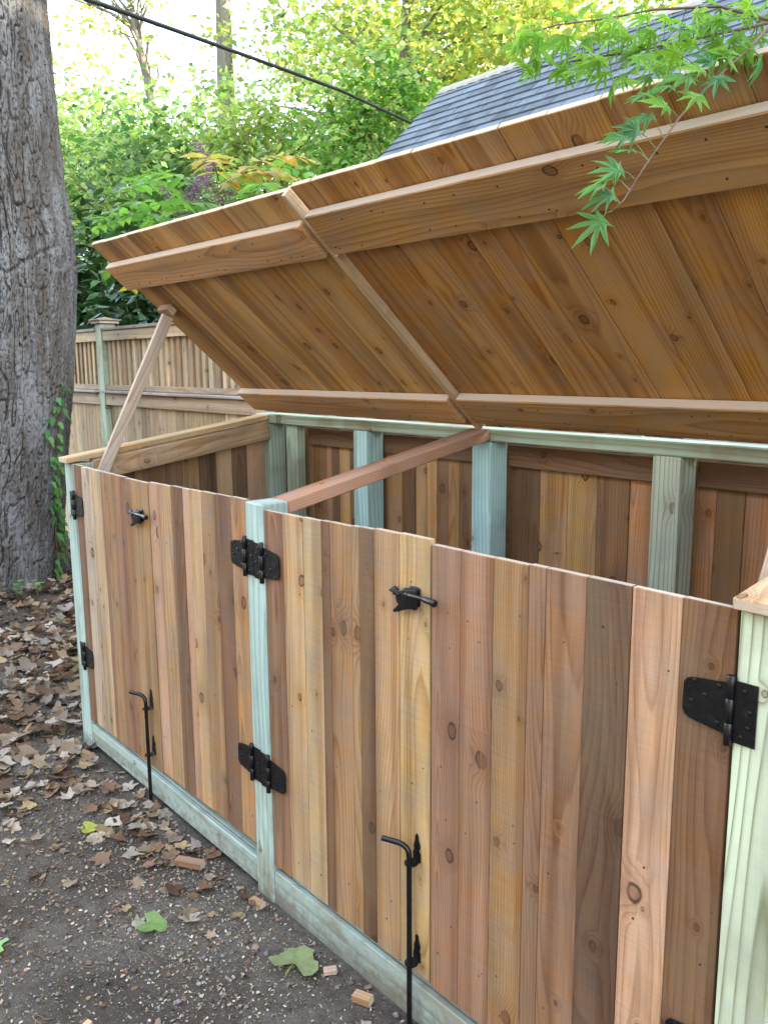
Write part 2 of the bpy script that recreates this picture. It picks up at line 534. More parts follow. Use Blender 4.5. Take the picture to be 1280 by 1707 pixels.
def boxvf(x0, x1, y0, y1, z0, z1):
    V = [(x, y, z) for x in (x0, x1) for y in (y0, y1) for z in (z0, z1)]
    F = [(0, 1, 3, 2), (4, 6, 7, 5), (0, 4, 5, 1), (2, 3, 7, 6), (0, 2, 6, 4), (1, 5, 7, 3)]
    return V, F
def disc(x, z, r, y0, y1, seg=8):
    V, F = tube([(x, y0, z), (x, y1, z)], r, seg)
    return V, F

# ------------------------------------------------------------------ ground
def ground_h(x, y):
    x = np.asarray(x, float)
    y = np.asarray(y, float)
    h = 0.022 * fbm(x * 0.9, y * 0.9, 0, 3, 3) + 0.006 * fbm(x * 6, y * 6, 0, 3, 5) + 0.0035 * fbm(x * 28, y * 28, 0, 2, 9)
    near = np.exp(-((y - 0.02) ** 2) / 0.15) * ((x > -0.3) & (x < 3.3))
    h = h * (1 - 0.55 * near) - 0.012 + 0.016 * near + 0.0035 * np.abs(fbm(x * 45, y * 45, 0, 2, 13)) * (np.abs(x) < 4)
    d = np.hypot(x + 2.95, y - 0.55)
    h = h + 0.07 * np.exp(-(np.maximum(d - 0.4, 0) / 0.35) ** 2)
    return h
def axis(fine0, fine1, step, outs):
    lo = [fine0 - q for q in reversed(outs)]
    hi = [fine1 + q for q in outs]
    return np.array(lo + list(np.arange(fine0, fine1 + 1e-6, step)) + hi)
outs = [0.1, 0.25, 0.5, 0.9, 1.5, 2.5, 4, 7, 12, 22, 40, 80, 160, 400, 900]
gx, gy = axis(-3.6, 2.6, 0.016, outs), axis(-1.3, 1.3, 0.016, outs)
GX, GY = np.meshgrid(gx, gy, indexing='ij')
GZ = ground_h(GX, GY)
nx, ny = GX.shape
idx = np.arange(nx * ny).reshape(nx, ny)
F = np.stack([idx[:-1, :-1], idx[1:, :-1], idx[1:, 1:], idx[:-1, 1:]], -1).reshape(-1, 4)
tag(big('ground', np.stack([GX, GY, GZ], -1).reshape(-1, 3), F, M_SOIL, smooth=True), 'dark trodden soil with sawdust in front of the shed', kind='structure')
def gz(x, y):
    return float(ground_h(x, y))

# ------------------------------------------------------------------ the bin shed
TAN, LIGHT, BROWN, PINK, RED, DARK, PALE, ORNG = ((0.338, 0.197, 0.097), (0.480, 0.315, 0.163), (0.186, 0.100, 0.053), (0.461, 0.273, 0.167), (0.279, 0.143, 0.083), (0.132, 0.071, 0.040), (0.451, 0.334, 0.238), (0.392, 0.216, 0.097))
PTG, PTB, PTY = (.33, .395, .345), (.37, .475, .42), (.48, .54, .38)
def jit(c, a=0.07):
    k = 1 + random.uniform(-a, a)
    return tuple(max(0.01, v * k * (1 + random.uniform(-a, a) * 0.35)) for v in c)
D, HB, PW, H = 0.92, 1.358, 0.089, 1.2
X1, X2 = 1.362, 2.809
shed = tag(empty('bin_shed', (1.4, 0.5, 0)), 'open cedar bin shed with paired plank doors and two propped plank lids', 'shed')
# posts
vplank('post', 0, PW, 0, PW, -0.12, H, PTB, M_PT, shed, 0.004)
vplank('post', X1, X1 + PW, 0, PW, -0.12, H, (.38, .495, .44), M_PT, shed, 0.004)
vplank('post', X2 + 0.002, X2 + PW, 0, PW, -0.12, H - 0.002, (.53, .58, .41), M_PT2, shed, 0.004)
for x, c in ((-0.005, (.36, .43, .33)), (0.70, (.42, .58, .54)), (X1, (.42, .60, .56)), (2.072, (.44, .46, .34)), (X2, (.42, .52, .40))):
    vplank('post', x, x + PW, D + 0.001, D + PW, -0.1, HB - 0.0435, c, M_PT2 if 2.0 < x < 2.1 else M_PT, shed, 0.004)
vplank('post', 0.175, 0.262, D + 0.03, D + 0.075, -0.1, HB - 0.0435, (.37, .44, .32), M_PT, shed, 0.003)
# rear top rail and cleats behind it
plank('rear_rail', (1.46, D + 0.045, HB - 0.0215), XV, YV, 2.98, 0.089, 0.042, (.36, .43, .32), M_PT, shed, 0.004)
for a, b in ((0.265, 0.697), (0.79, 1.36), (1.453, 2.07), (2.163, 2.807)):
    plank('rear_cleat', ((a + b) / 2, D + PW + 0.012, 1.262), XV, UPV, b - a, 0.075, 0.022, jit(BROWN), M_CEDAR, shed)
    plank('rear_cleat', ((a + b) / 2, D + PW + 0.012, 0.35), XV, UPV, b - a, 0.075, 0.022, jit(BROWN), M_CEDAR, shed)
# back wall
back = empty('back_wall', (1.45, D + 0.12, 0), shed)
seams = [-0.02, 0.085, None, 0.165, 0.265, 0.36, 0.401, 0.458, 0.531, 0.62, 0.70, 0.77, 0.87, 0.95, 1.014, 1.07, 1.136, 1.193, 1.279, 1.36, 1.443, 1.576, 1.693, 1.81, 1.927, 2.019, 2.1, 2.158, 2.212, 2.296, 2.40, 2.50, 2.60, 2.70, 2.80, 2.9]
bc = [BROWN, None, None, TAN, BROWN, RED, DARK, TAN, BROWN, TAN, BROWN, TAN, DARK, TAN, TAN, BROWN, TAN, BROWN, TAN, BROWN, DARK, TAN, TAN, BROWN, RED, BROWN, TAN, RED, BROWN, RED, DARK, BROWN, RED, TAN, BROWN]
for i in range(len(seams) - 1):
    a, b = seams[i], seams[i + 1]
    if a is None or b is None:
        continue
    k = random.uniform(-0.002, 0.002)
    vplank('board', a + 0.0006, b - 0.0006, D + PW + 0.026 + k, D + PW + 0.042 + k, 0.03, 1.345, jit((bc[i][0] * 1.5, bc[i][1] * 1.42, bc[i][2] * 1.2), .1), M_CEDAR, back)
vplank('board', 0.112, 0.15, D + PW + 0.024, D + PW + 0.05, 0.03, 1.345, BROWN, M_CEDAR, back, 0.008)
# side walls with sloping caps
def side_wall(x0, capx0, inner):
    wl = empty('side_wall', (x0 + 0.03, 0.5, 0), shed)
    ys = [0.092, 0.185, 0.275, 0.34, 0.415, 0.495, 0.575, 0.662, 0.742, 0.822, 0.918]
    cs = [BROWN, DARK, RED, BROWN, BROWN, TAN, DARK, LIGHT, BROWN, PINK, RED]
    for a, b, c in zip(ys, ys[1:], cs):
        plank('board', (x0, (a + b) / 2, 0.605 + 0.035 * (a + b)), UPV, YV, 1.17 + 0.07 * (a + b), b - a - 0.0012, 0.016, jit(c), M_CEDAR, wl)
    sl = Vector((0, 0.94, 0.132)).normalized()
    plank('cap', (capx0 + 0.0435, 0.452, 1.2775), sl, XV, 0.955, 0.087, 0.02, jit(LIGHT if inner > 0 else (.56, .37, .2), .03), M_CEDAR, wl, 0.002)
    plank('side_rail', (x0 + inner * 0.036, 0.505, 1.225), sl, (0, -0.13, 1), 0.835, 0.085, 0.036, jit((.46, .30, .175), .03), M_CEDAR, wl, 0.003)
    plank('side_rail', (x0 + inner * 0.036, 0.505, 0.3), YV, UPV, 0.82, 0.085, 0.036, jit(TAN), M_CEDAR, wl, 0.003)
side_wall(0.035, -0.003, 1)
side_wall(2.862, 2.8075, -1)
# divider beam from the middle post back
b0, b1 = Vector((X1 + PW / 2, PW, 1.18)), Vector((X1 + PW / 2, D, HB - 0.02))
plank('divider_beam', (b0 + b1) / 2 + Vector((0, 0.002, 0.002)), b1 - b0, XV, (b1 - b0).length + 0.002, 0.084, 0.038, (.40, .215, .135), M_CEDAR, shed, 0.003)
# bottom rails
def bottom_rail(x0, x1, z0a, z0b, z1a, z1b):
    xd = Vector((x1 - x0, 0, z1b - z1a))
    hgt = z1a - z0a
    plank('bottom_rail', ((x0 + x1) / 2, 0.0135, (z0a + z0b + z1a + z1b) / 4), xd, UPV, xd.length, hgt, 0.019, PTG, M_PT, shed, 0.003)
    plank('bottom_rail', ((x0 + x1) / 2, 0.060, (z0a + z0b + z1a + z1b) / 4 - 0.001), xd, UPV, xd.length, hgt, 0.066, (.36, .43, .365), M_PT, shed, 0.004)
bottom_rail(PW + 0.001, X1 - 0.001, 0.036, 0.016, 0.118, 0.102)
bottom_rail(X1 + PW + 0.001, X2 - 0.001, -0.004, -0.012, 0.103, 0.096)

# --- door hardware meshes (local: X along the door, Z up, -Y towards the viewer)
def hinge_vf(flip):
    outl = [(-0.006, 0.043), (-0.066, 0.036), (-0.075, 0.033), (-0.081, 0.025), (-0.082, -0.020), (-0.077, -0.030), (-0.068, -0.035), (-0.006, -0.043)]
    parts = [extrude_poly(outl, 0.003)]
    parts.append(extrude_poly([(0.006, 0.050), (0.0425, 0.050), (0.0425, -0.052), (0.006, -0.052)], 0.003))
    for a, b in ((-0.058, -0.021), (-0.0195, 0.0195), (0.021, 0.058)):
        parts.append(tube([(0, -0.0055, a), (0, -0.0055, a + 0.002), (0, -0.0055, b - 0.002), (0, -0.0055, b)], [0.0055, 0.0068, 0.0068, 0.0055], 12))
    for x, z in ((-0.062, 0.032), (-0.02, 0.034), (-0.043, 0.012), (-0.066, -0.004), (-0.02, -0.028), (0.022, 0.036), (0.032, 0.004), (0.030, -0.022), (0.02, -0.04)):
        parts.append(tube([(x, -0.002, z), (x, -0.0042, z), (x, -0.005, z)], [0.0042, 0.0042, 0.0024], 10))
    V, F = merge(*parts)
    if flip:
        V = [(-v[0], v[1], -v[2]) for v in V]
    return V, F
def meshof(name, vf, mat, smooth=False, bev=0):
    me = bpy.data.meshes.new(name)
    me.from_pydata([tuple(v) for v in vf[0]], [], vf[1])
    bm = bmesh.new()
    bm.from_mesh(me)
    bmesh.ops.recalc_face_normals(bm, faces=bm.faces)
    if bev:
        bmesh.ops.bevel(bm, geom=list(bm.edges), offset=bev, segments=2, affect='EDGES', profile=0.5)
    bm.to_mesh(me)
    bm.free()
    me.materials.append(mat)
    if smooth:
        me.polygons.foreach_set('use_smooth', [True] * len(me.polygons))
        me.set_sharp_from_angle(angle=R(40))
    return me
HINGE_R = meshof('hinge', hinge_vf(False), M_BLACK, True)
HINGE_L = meshof('hinge', hinge_vf(True), M_BLACK, True)
lp = [(208, 300), (250, 292), (275, 258), (300, 245), (338, 262), (380, 325), (470, 298), (482, 265), (540, 270), (562, 290), (690, 300), (708, 330), (708, 620), (690, 640), (600, 625), (520, 640), (400, 680), (320, 700), (290, 690), (292, 655), (385, 560), (350, 500), (335, 400), (285, 390), (285, 350), (240, 345)]
lp = [((a - 700) / 10.67 / 510, -((b - 420) - 0.21 * (a - 700)) / 10.67 / 700) for a, b in lp]
plate = extrude_poly([(-0.034, 0.016), (-0.03, 0.019), (-0.004, 0.019), (0.0, 0.016), (0.0, -0.022), (-0.004, -0.025), (-0.03, -0.025), (-0.034, -0.022)], 0.005)
lb_v, lb_f = extrude_poly(lp, 0.007)
lb = ([(x, y - 0.010, z) for x, y, z in lb_v], lb_f)
post1 = tube([(-0.02, -0.004, 0.002), (-0.02, -0.024, 0.002)], 0.006, 10)
post2 = tube([(-0.055, -0.004, -0.004), (-0.055, -0.022, -0.004)], 0.004, 8)
LATCH = meshof('latch', merge(plate, lb, post1, post2), M_BLACK, True, 0.0012)
LEVER = meshof('lever', merge(tube([(-0.03, -0.018, 0.002), (-0.01, -0.021, 0.003), (0.025, -0.022, 0.004), (0.032, -0.022, 0.004)], [0.0045, 0.0055, 0.0045, 0.005], 12),
                              tube([(0.032, -0.022, 0.004), (0.035, -0.022, 0.004), (0.055, -0.023, 0.003), (0.068, -0.024, 0.002), (0.071, -0.024, 0.002)], [0.005, 0.0068, 0.0072, 0.0085, 0.007], 14)), M_BLACK, True)
def rod_mesh(zb):
    r = 0.0066
    pts = [(-0.064, -0.028, 0.002), (-0.063, -0.0275, 0.002), (-0.045, -0.02, 0.002), (-0.024, -0.0105, 0.001), (-0.013, -0.006, -0.002), (-0.005, -0.0025, -0.008), (-0.001, -0.0005, -0.017), (0, 0, -0.03), (0, 0, -0.15), (0, 0, zb)]
    return meshof('drop_rod', tube(pts, r, 14), M_BLACK, True)
bp = [(0.0, 0.062), (0.0045, 0.056), (0.006, 0.046), (0.0115, 0.034), (0.011, 0.026), (0.0075, 0.020), (0.0125, 0.014), (0.0125, -0.008), (-0.011, -0.008), (-0.011, 0.014), (-0.0075, 0.020), (-0.009, 0.030), (-0.004, 0.044), (-0.0035, 0.056)]
BRACKET = meshof('rod_bracket', merge(extrude_poly(bp, 0.003), tube([(0, -0.019, -0.0075), (0, -0.019, -0.0045)], 0.0165, 16), boxvf(-0.0115, 0.0115, -0.019, -0.001, -0.0077, -0.0047),
                                      tube([(0.006, -0.002, 0.004), (0.006, -0.0048, 0.004)], 0.0035, 10), tube([(0.0, -0.002, 0.016), (0.0, -0.0048, 0.016)], 0.003, 10)), M_BLACK, True)

def nails(spots, parent, name, r=0.0021):
    parts = []
    for x, y, z in spots:
        parts.append(tube([(x, y + 0.001, z), (x, y - 0.0006, z)], r * random.uniform(0.8, 1.3), 6))
    V, F = merge(*parts)
    return tag(mk(name, V, F, M_SCREW, parent), kind='stuff')

DY0, DY1 = 0.004, 0.020
def door(xs, cols, ztop, zbot, hinge_x, hinge_left, label):
    d = empty('door', ((xs[0] + xs[-1]) / 2, 0.0, zbot), shed)
    d['label'] = label
    sp = []
    n = len(xs) - 1
    for i in range(n):
        k = random.uniform(-0.0022, 0.0012)
        t = i / max(1, n - 1)
        zt = ztop[0] * (1 - t) + ztop[1] * t + random.uniform(-0.0012, 0.0012)
        zb = zbot + random.uniform(-0.004, 0.003)
        vplank('board', xs[i] + 0.0005, xs[i + 1] - 0.0005, DY0 + k, DY1, zb, zt, jit(cols[i], .05), M_CEDAR, d, 0.0013)
        for zc in (1.08, 0.98, 0.66, 0.58, 0.28, 0.21):
            if random.random() < 0.62 and xs[i + 1] - xs[i] > 0.05:
                sp.append((random.uniform(xs[i] + 0.012, xs[i + 1] - 0.012), DY0 + k, zc + random.uniform(-0.035, 0.035)))
    for zc in (1.03, 0.25):
        plank('door_rail', ((xs[0] + xs[-1]) / 2, DY1 + 0.0125, zc), XV, UPV, xs[-1] - xs[0] - 0.03, 0.089, 0.022, jit(TAN), M_CEDAR, d)
    a, b = Vector((xs[0] + 0.06, DY1 + 0.0125, 0.30)), Vector((xs[-1] - 0.06, DY1 + 0.0125, 0.98))
    if not hinge_left:
        a.x, b.x = xs[-1] - 0.06, xs[0] + 0.06
    plank('door_brace', (a + b) / 2, b - a, (0.5, 0, -0.5), (b - a).length - 0.02, 0.085, 0.020, jit(TAN), M_CEDAR, d)
    nails(sp, d, 'nailing')
    for zc in ((1.043, 0.418) if hinge_x < 2 else (1.033, 0.40)):
        inst('hinge', HINGE_L if hinge_left else HINGE_R, d, T(hinge_x, 0.0, zc - (0.0 if not hinge_left else 0.006)))
    return d
dA = door([0.092, .165, .259, .349, .379, .467, .554, .65, .738], [BROWN, PALE, (0.435, 0.309, 0.176), RED, TAN, RED, TAN, (0.302, 0.179, 0.081)], (1.197, 1.188), 0.140, PW - 0.001, True, 'far plank door with a black latch')
dB = door([.743, .82, .905, .982, 1.026, 1.102, 1.192, 1.279, 1.359], [PINK, (0.393, 0.241, 0.120), BROWN, PINK, LIGHT, (0.302, 0.179, 0.088), (0.200, 0.104, 0.059), ORNG], (1.193, 1.203), 0.150, X1 + 0.001, False, 'plank door left of the middle post')
dC = door([1.454, 1.544, 1.635, 1.716, 1.753, 1.839, 1.871, 1.924, 2.012, 2.113], [(0.252, 0.139, 0.081), (0.477, 0.318, 0.163), (0.486, 0.333, 0.176), BROWN, TAN, (0.302, 0.179, 0.088), (0.175, 0.101, 0.052), (0.418, 0.247, 0.126), (0.461, 0.294, 0.138)], (1.186, 1.2015), 0.128, X1 + PW - 0.001, True, 'plank door right of the middle post with a black latch')
dD = door([2.119, 2.206, 2.298, 2.388, 2.43, 2.523, 2.616, 2.711, 2.805], [(0.310, 0.166, 0.097), (0.335, 0.181, 0.101), (0.302, 0.175, 0.078), (0.293, 0.158, 0.091), (0.276, 0.147, 0.081), (0.138, 0.077, 0.044), (0.519, 0.297, 0.172), (0.209, 0.108, 0.055)], (1.193, 1.197), 0.124, X2 - 0.003, False, 'nearest wide plank door with a pale pink board')
inst('latch', LATCH, dC, T(2.085, DY0 - 0.001, 1.070))
inst('lever', LEVER, dC, T(2.085, DY0 - 0.001, 1.070))
inst('latch', LATCH, dA, T(0.700, DY0 - 0.001, 1.075))
inst('lever', LEVER, dA, T(0.700, DY0 - 0.001, 1.075))
inst('drop_rod', rod_mesh(-0.50), dC, T(2.066, DY0 - 0.020, 0.470))
inst('rod_bracket', BRACKET, dC, T(2.073, DY0 - 0.001, 0.435))
inst('rod_bracket', BRACKET, dC, T(2.073, DY0 - 0.001, 0.175))
inst('drop_rod', rod_mesh(-0.43), dA, T(0.672, DY0 - 0.020, 0.42))
inst('rod_bracket', BRACKET, dA, T(0.680, DY0 - 0.001, 0.38))
inst('rod_bracket', BRACKET, dA, T(0.680, DY0 - 0.001, 0.205))

# --- lids
LA, LT = R(40.9), 0.017
SD, ND = Vector((0, -math.cos(LA), math.sin(LA))), Vector((0, -math.sin(LA), -math.cos(LA)))   # up the lid, out of its underside
def lidpt(x, s, n=0.0, dz=0.0):
    return Vector((x, D, HB + 0.004)) + SD * s + ND * n
def lid(xs, cols, s1, label, ub, lbn, bcol):
    o = empty('lid', (xs[0], D, HB), shed)
    o['label'] = label
    sp = []
    for i in range(len(xs) - 1):
        k = random.uniform(-0.0015, 0.0015)
        plank('board', lidpt((xs[i] + xs[i + 1]) / 2, 0.008 + s1 / 2, -LT / 2 + k), SD, XV, s1 - 0.004 + random.uniform(-0.002, 0.002), xs[i + 1] - xs[i] - 0.0012, LT, jit(cols[i % len(cols)], .05), M_LID, o, 0.0015)
    xa, xb = xs[0] + 0.006, xs[-1] - 0.004
    for (a, b), c in zip((ub, lbn), bcol):
        plank('batten', lidpt((xa + xb) / 2, (a + b) / 2, 0.0180), XV, SD, xb - xa, b - a, 0.032, c, M_BATTEN, o, 0.003)
        for i in range(len(xs) - 1):
            for _ in range(2):
                q = lidpt(random.uniform(xs[i] + .015, xs[i + 1] - .015), random.choice((a + 0.025, b - 0.03)) + random.uniform(-.006, .006), 0.0345)
                sp.append(q)
    parts = [tube([q - ND * 0.001, q + ND * 0.0008], 0.0024, 6) for q in sp]
    V, F = merge(*parts)
    tag(mk('nailing', V, F, M_SCREW, o), kind='stuff')
    return o
xs1 = [.07, .177, .284, .39, .491, .605, .72, .835, .945, 1.06, 1.175, 1.29, 1.402]
LT_T, LT_B, LT_L = (0.447, 0.255, 0.093), (0.309, 0.167, 0.063), (0.532, 0.322, 0.126)
lid1 = lid(xs1, [LT_T, LT_B, LT_L, LT_B, LT_T, LT_L, LT_T, LT_L, (0.435, 0.230, 0.086), LT_T, LT_L, LT_T], 1.031, 'far lid of cedar boards held up by a prop stick', (.822, .945), (.062, .182), ((0.521, 0.303, 0.144), (0.483, 0.270, 0.119)))
plank('edge_strip', lidpt(1.4095, 0.5235, -0.001), SD, XV, 1.029, 0.013, 0.040, (.60, .44, .27), M_CEDAR, lid1, 0.001)
plank('edge_strip', lidpt(1.4235, 0.415, 0.002), SD, XV, 0.80, 0.013, 0.036, (.54, .38, .22), M_CEDAR, lid1, 0.001)
xs2 = [1.437, 1.525, 1.666, 1.79, 1.913, 2.047, 2.174, 2.298, 2.422, 2.55, 2.689, 2.82, 2.955]
lid2 = lid(xs2, [(0.385, 0.205, 0.076), (0.421, 0.222, 0.076), (0.479, 0.265, 0.092), (0.408, 0.216, 0.076), (0.443, 0.239, 0.087), (0.430, 0.233, 0.085), (0.491, 0.271, 0.096), (0.467, 0.260, 0.096), (0.421, 0.222, 0.076), (0.455, 0.255, 0.092)], 1.040, 'near lid of wide cedar boards', (.828, .968), (.066, .190), ((0.421, 0.243, 0.096), (0.397, 0.227, 0.092)))
# prop block and sticks
plank('prop_block', lidpt(0.175, 0.685, 0.017), XV, SD, 0.085, 0.04, 0.030, (.38, .24, .15), M_CEDAR, lid1, 0.002)
def stick(a, b, col):
    a, b = Vector(a), Vector(b)
    side = (b - a).cross(Vector((1, 0, 0)))
    plank('prop_stick', (a + b) / 2, b - a, side, (b - a).length, 0.046, 0.019, col, M_CEDAR, shed, 0.0015)
stick((0.105, 0.098, 1.13), (0.176, 0.392, 1.775), (.60, .47, .36))
stick((2.792, 0.098, 1.14), (2.800, 0.385, 1.775), (.60, .47, .36))
plank('prop_block', lidpt(2.80, 0.685, 0.017), XV, SD, 0.085, 0.04, 0.030, (.38, .24, .15), M_CEDAR, lid2, 0.002)

# ------------------------------------------------------------------ board fence behind
fence = tag(empty('board_fence', (-2.5, 1.56, 0)), 'tall cedar board fence with slatted top behind the shed', 'fence')
FY = 1.50
fposts = [-10.45, -8.05, -5.65, -3.25, -0.85, 1.55]
FT, FL, FB = (.47, .345, .20), (.56, .43, .27), (.40, .275, .155)
for x in fposts:
    po = vplank('post', x, x + 0.115, FY, FY + 0.115, -0.1, 1.905, (.46, .52, .37), M_PT, fence, 0.004)
    cx, cy = x + 0.0575, FY + 0.0575
    plank('cap', (cx, cy, 1.9175), XV, YV, 0.165, 0.165, 0.022, (.36, .25, .17), M_CEDAR, po, 0.004)
    plank('cap', (cx, cy, 1.935), XV, YV, 0.19, 0.19, 0.012, (.30, .22, .16), M_CEDAR, po, 0.004)
    mk('cap', [(cx - .07, cy - .07, 1.941), (cx + .07, cy - .07, 1.941), (cx + .07, cy + .07, 1.941), (cx - .07, cy + .07, 1.941), (cx, cy, 1.962)], [(0, 1, 4), (1, 2, 4), (2, 3, 4), (3, 0, 4), (3, 2, 1, 0)], M_CEDAR, po, color=(.34, .25, .18))
for a, b in zip(fposts, fposts[1:]):
    x0, x1 = a + 0.117, b - 0.002
    xm, L = (x0 + x1) / 2, x1 - x0
    plank('rail', (xm, FY + 0.055, 1.862), XV, YV, L, 0.13, 0.022, (.30, .25, .21), M_CEDAR, fence, 0.003)
    plank('rail', (xm, FY + 0.022, 1.812), XV, UPV, L, 0.075, 0.03, FL, M_CEDAR, fence, 0.003)
    plank('rail', (xm, FY + 0.022, 1.418), XV, UPV, L, 0.040, 0.030, (.40, .29, .2), M_CEDAR, fence, 0.003)
    plank('rail', (xm, FY + 0.032, 1.388), XV, (0, 1, 0.06), L, 0.13, 0.018, (.42, .37, .33), M_CEDAR, fence, 0.003)
    plank('rail', (xm, FY + 0.022, 1.325), XV, UPV, L, 0.088, 0.030, (.52, .39, .27), M_CEDAR, fence, 0.003)
    x = x0 + 0.01
    while x < x1 - 0.04:
        vplank('slat', x, x + 0.045, FY + 0.039, FY + 0.064, 1.40, 1.85, jit(random.choice((FT, FL, FB, FL)), .1), M_CEDAR, fence)
        if x + 0.09 < x1:
            vplank('slat', x + 0.042, x + 0.092, FY + 0.075, FY + 0.09, 1.40, 1.85, jit(random.choice((FT, FL)), .1), M_CEDAR, fence)
        x += 0.087
    x = x0
    while x < x1 - 0.03:
        x2_ = min(x + 0.135, x1)
        vplank('board', x + 0.0008, x2_ - 0.0008, FY + 0.040 + random.uniform(0, .002), FY + 0.056, 0.04, 1.376, jit(random.choice((FT, FT, FL, FB)), .1), M_CEDAR, fence)
        x = x2_

# ------------------------------------------------------------------ garage with shingled roof behind
garage = tag(empty('garage', (1.0, 5.0, 0)), 'garage with grey shingled gable roof rising behind the shed', 'garage')
RA = math.atan(0.913)
RYr, RZr, GX0, GX1 = 5.067, 4.233, -3.0, 13.0  # right end lengthened out of view to keep sun off the shed
RS, RN = Vector((0, math.cos(RA), math.sin(RA))), Vector((0, -math.sin(RA), math.cos(RA)))
def roofpt(x, t, n=0.0):       # t metres down from the ridge
    return Vector((x, RYr, RZr)) - RS * t + RN * n
V, F = merge(boxvf(GX0 + 0.3, GX1 - 0.3, 3.05, 7.05, 0, 2.30))
mk('wall', V, F, M_SIDING, garage)
gv = [(GX0 + 0.3, 3.05, 2.3), (GX0 + 0.3, 7.05, 2.3), (GX0 + 0.3, RYr, 4.1), (GX1 - 0.3, 3.05, 2.3), (GX1 - 0.3, 7.05, 2.3), (GX1 - 0.3, RYr, 4.1)]
mk('gable', gv, [(0, 1, 2), (3, 5, 4), (0, 2, 5, 3), (2, 1, 4, 5), (0, 3, 4, 1)], M_SIDING, garage)
roof = empty('roof', (1.0, RYr, RZr), garage)
TL = 3.35
for sgn in (1, -1):
    def rp(x, t, n):
        q = roofpt(x, t, n)
        return (q.x, q.y if sgn > 0 else 2 * RYr - q.y, q.z)
    V = [rp(x, t, n) for x in (GX0 + 0.02, GX1 - 0.02) for t in (0.0, TL) for n in (-0.055, -0.012)]
    mk('roof_deck', V, [(0, 1, 3, 2), (4, 6, 7, 5), (0, 4, 5, 1), (2, 3, 7, 6), (0, 2, 6, 4), (1, 5, 7, 3)], M_TRIM, roof)
    V = [rp(x, t, n) for x in (GX0 - 0.012, GX0 + 0.018) for t in (0.0, TL) for n in (-0.15, -0.014)]
    mk('rake_board', V, [(0, 1, 3, 2), (4, 6, 7, 5), (0, 4, 5, 1), (2, 3, 7, 6), (0, 2, 6, 4), (1, 5, 7, 3)], M_TRIM, roof)
EXPO, TABW = 0.125, 0.305
tm = bpy.data.meshes.new('shingle')
hw = TABW / 2 - 0.006
tm.from_pydata([(-hw, 0, 0.0), (hw, 0, 0.0), (hw, -EXPO - 0.012, 0.014), (-hw, -EXPO - 0.012, 0.014), (-hw, -EXPO - 0.012, -0.004), (hw, -EXPO - 0.012, -0.004), (-hw, 0, -0.006), (hw, 0, -0.006)], [],
               [(3, 2, 1, 0), (4, 5, 2, 3), (5, 7, 1, 2), (6, 4, 3, 0), (6, 7, 5, 4)])
tm.materials.append(M_SHINGLE)
restV, restF = [], []
for row in range(27):
    t0 = row * EXPO
    off = (row % 2) * TABW / 2 + random.uniform(-0.03, 0.03)
    x = GX0 - 0.02 - off
    while x < GX1:
        xa, xb = max(x, GX0 - 0.02), min(x + TABW, GX1)
        x += TABW
        if xb - xa < 0.04:
            continue
        xc = (xa + xb) / 2
        M4 = frame(roofpt(xc, t0 + 0.02, 0.004 + random.uniform(0, 0.0025)), (1, 0, 0), RS) @ Matrix.Diagonal(((xb - xa) / TABW, 1, 1, 1)) @ Matrix.Rotation(random.uniform(-.006, .006), 4, 'Z')
        if xc < 0.85 and row < 12:
            inst('shingle', tm, roof, M4)
        else:
            n = len(restV)
            restV += [tuple(M4 @ v.co) for v in tm.vertices]
            restF += [tuple(i + n for i in p.vertices) for p in tm.polygons]
n0 = len(restV)
restV += [(v[0], 2 * RYr - v[1], v[2]) for v in restV[:n0]]
restF += [tuple(i + n0 for i in reversed(f)) for f in restF]
tag(mk('shingle_field', restV, restF, M_SHINGLE, roof), kind='stuff')
for sgn in (1, -1):
    pass
cm = bpy.data.meshes.new('ridge_cap')
cc, ss = math.cos(RA) * 0.12, math.sin(RA) * 0.12
cm.from_pydata([(0, 0, 0.03), (0, -cc, 0.026 - ss), (0, cc, 0.026 - ss), (0.17, 0, 0.02), (0.17, -cc, 0.014 - ss), (0.17, cc, 0.014 - ss), (0, 0, 0.02), (0, -cc, 0.012 - ss), (0, cc, 0.012 - ss)], [],
               [(0, 1, 4, 3), (0, 3, 5, 2), (0, 6, 7, 1), (0, 2, 8, 6)])
cm.materials.append(M_RIDGE)
x = GX0 - 0.02
while x < GX1:
    inst('ridge_cap', cm, roof, T(x, RYr, RZr + 0.006))
    x += 0.14

# added wall behind the camera, out of view: takes the low sky light away
M_BLOCKER = simple('blocker_wall', (.16, .145, .13), .9, .15, 40.0, .4, var=.2)
V, F = merge(boxvf(-9, 11, -10.5, -8.2, -.1, 6.0))
tag(mk('sky_blocker_wall', V, F, M_BLOCKER), kind='structure')

# ------------------------------------------------------------------ big trunk on the left
prof = np.array([[-0.35, -2.95, .53, .60], [-.16, -2.95, .53, .52], [0.0, -2.948, .545, .455], [.14, -2.944, .562, .43], [.543, -2.931, .604, .415], [.981, -2.913, .66, .41], [1.412, -2.896, .714, .41], [1.836, -2.883, .755, .41], [2.253, -2.873, .788, .405], [2.457, -2.872, .791, .395], [2.855, -2.881, .763, .385], [3.437, -2.882, .759, .37], [4.0, -2.882, .758, .36], [6.5, -2.95, .80, .32], [9.0, -3.1, .9, .25], [11.0, -3.2, 1.0, .15]])
zs = np.concatenate([np.arange(-0.35, 4.6, 0.008), np.arange(4.6, 11.01, 0.08)])
na = 900
th = np.linspace(0, 2 * np.pi, na, endpoint=False)
Z, TH = np.meshgrid(zs, th, indexing='ij')
RR = np.interp(Z, prof[:, 0], prof[:, 3])
CX, CY = np.interp(Z, prof[:, 0], prof[:, 1]), np.interp(Z, prof[:, 0], prof[:, 2])
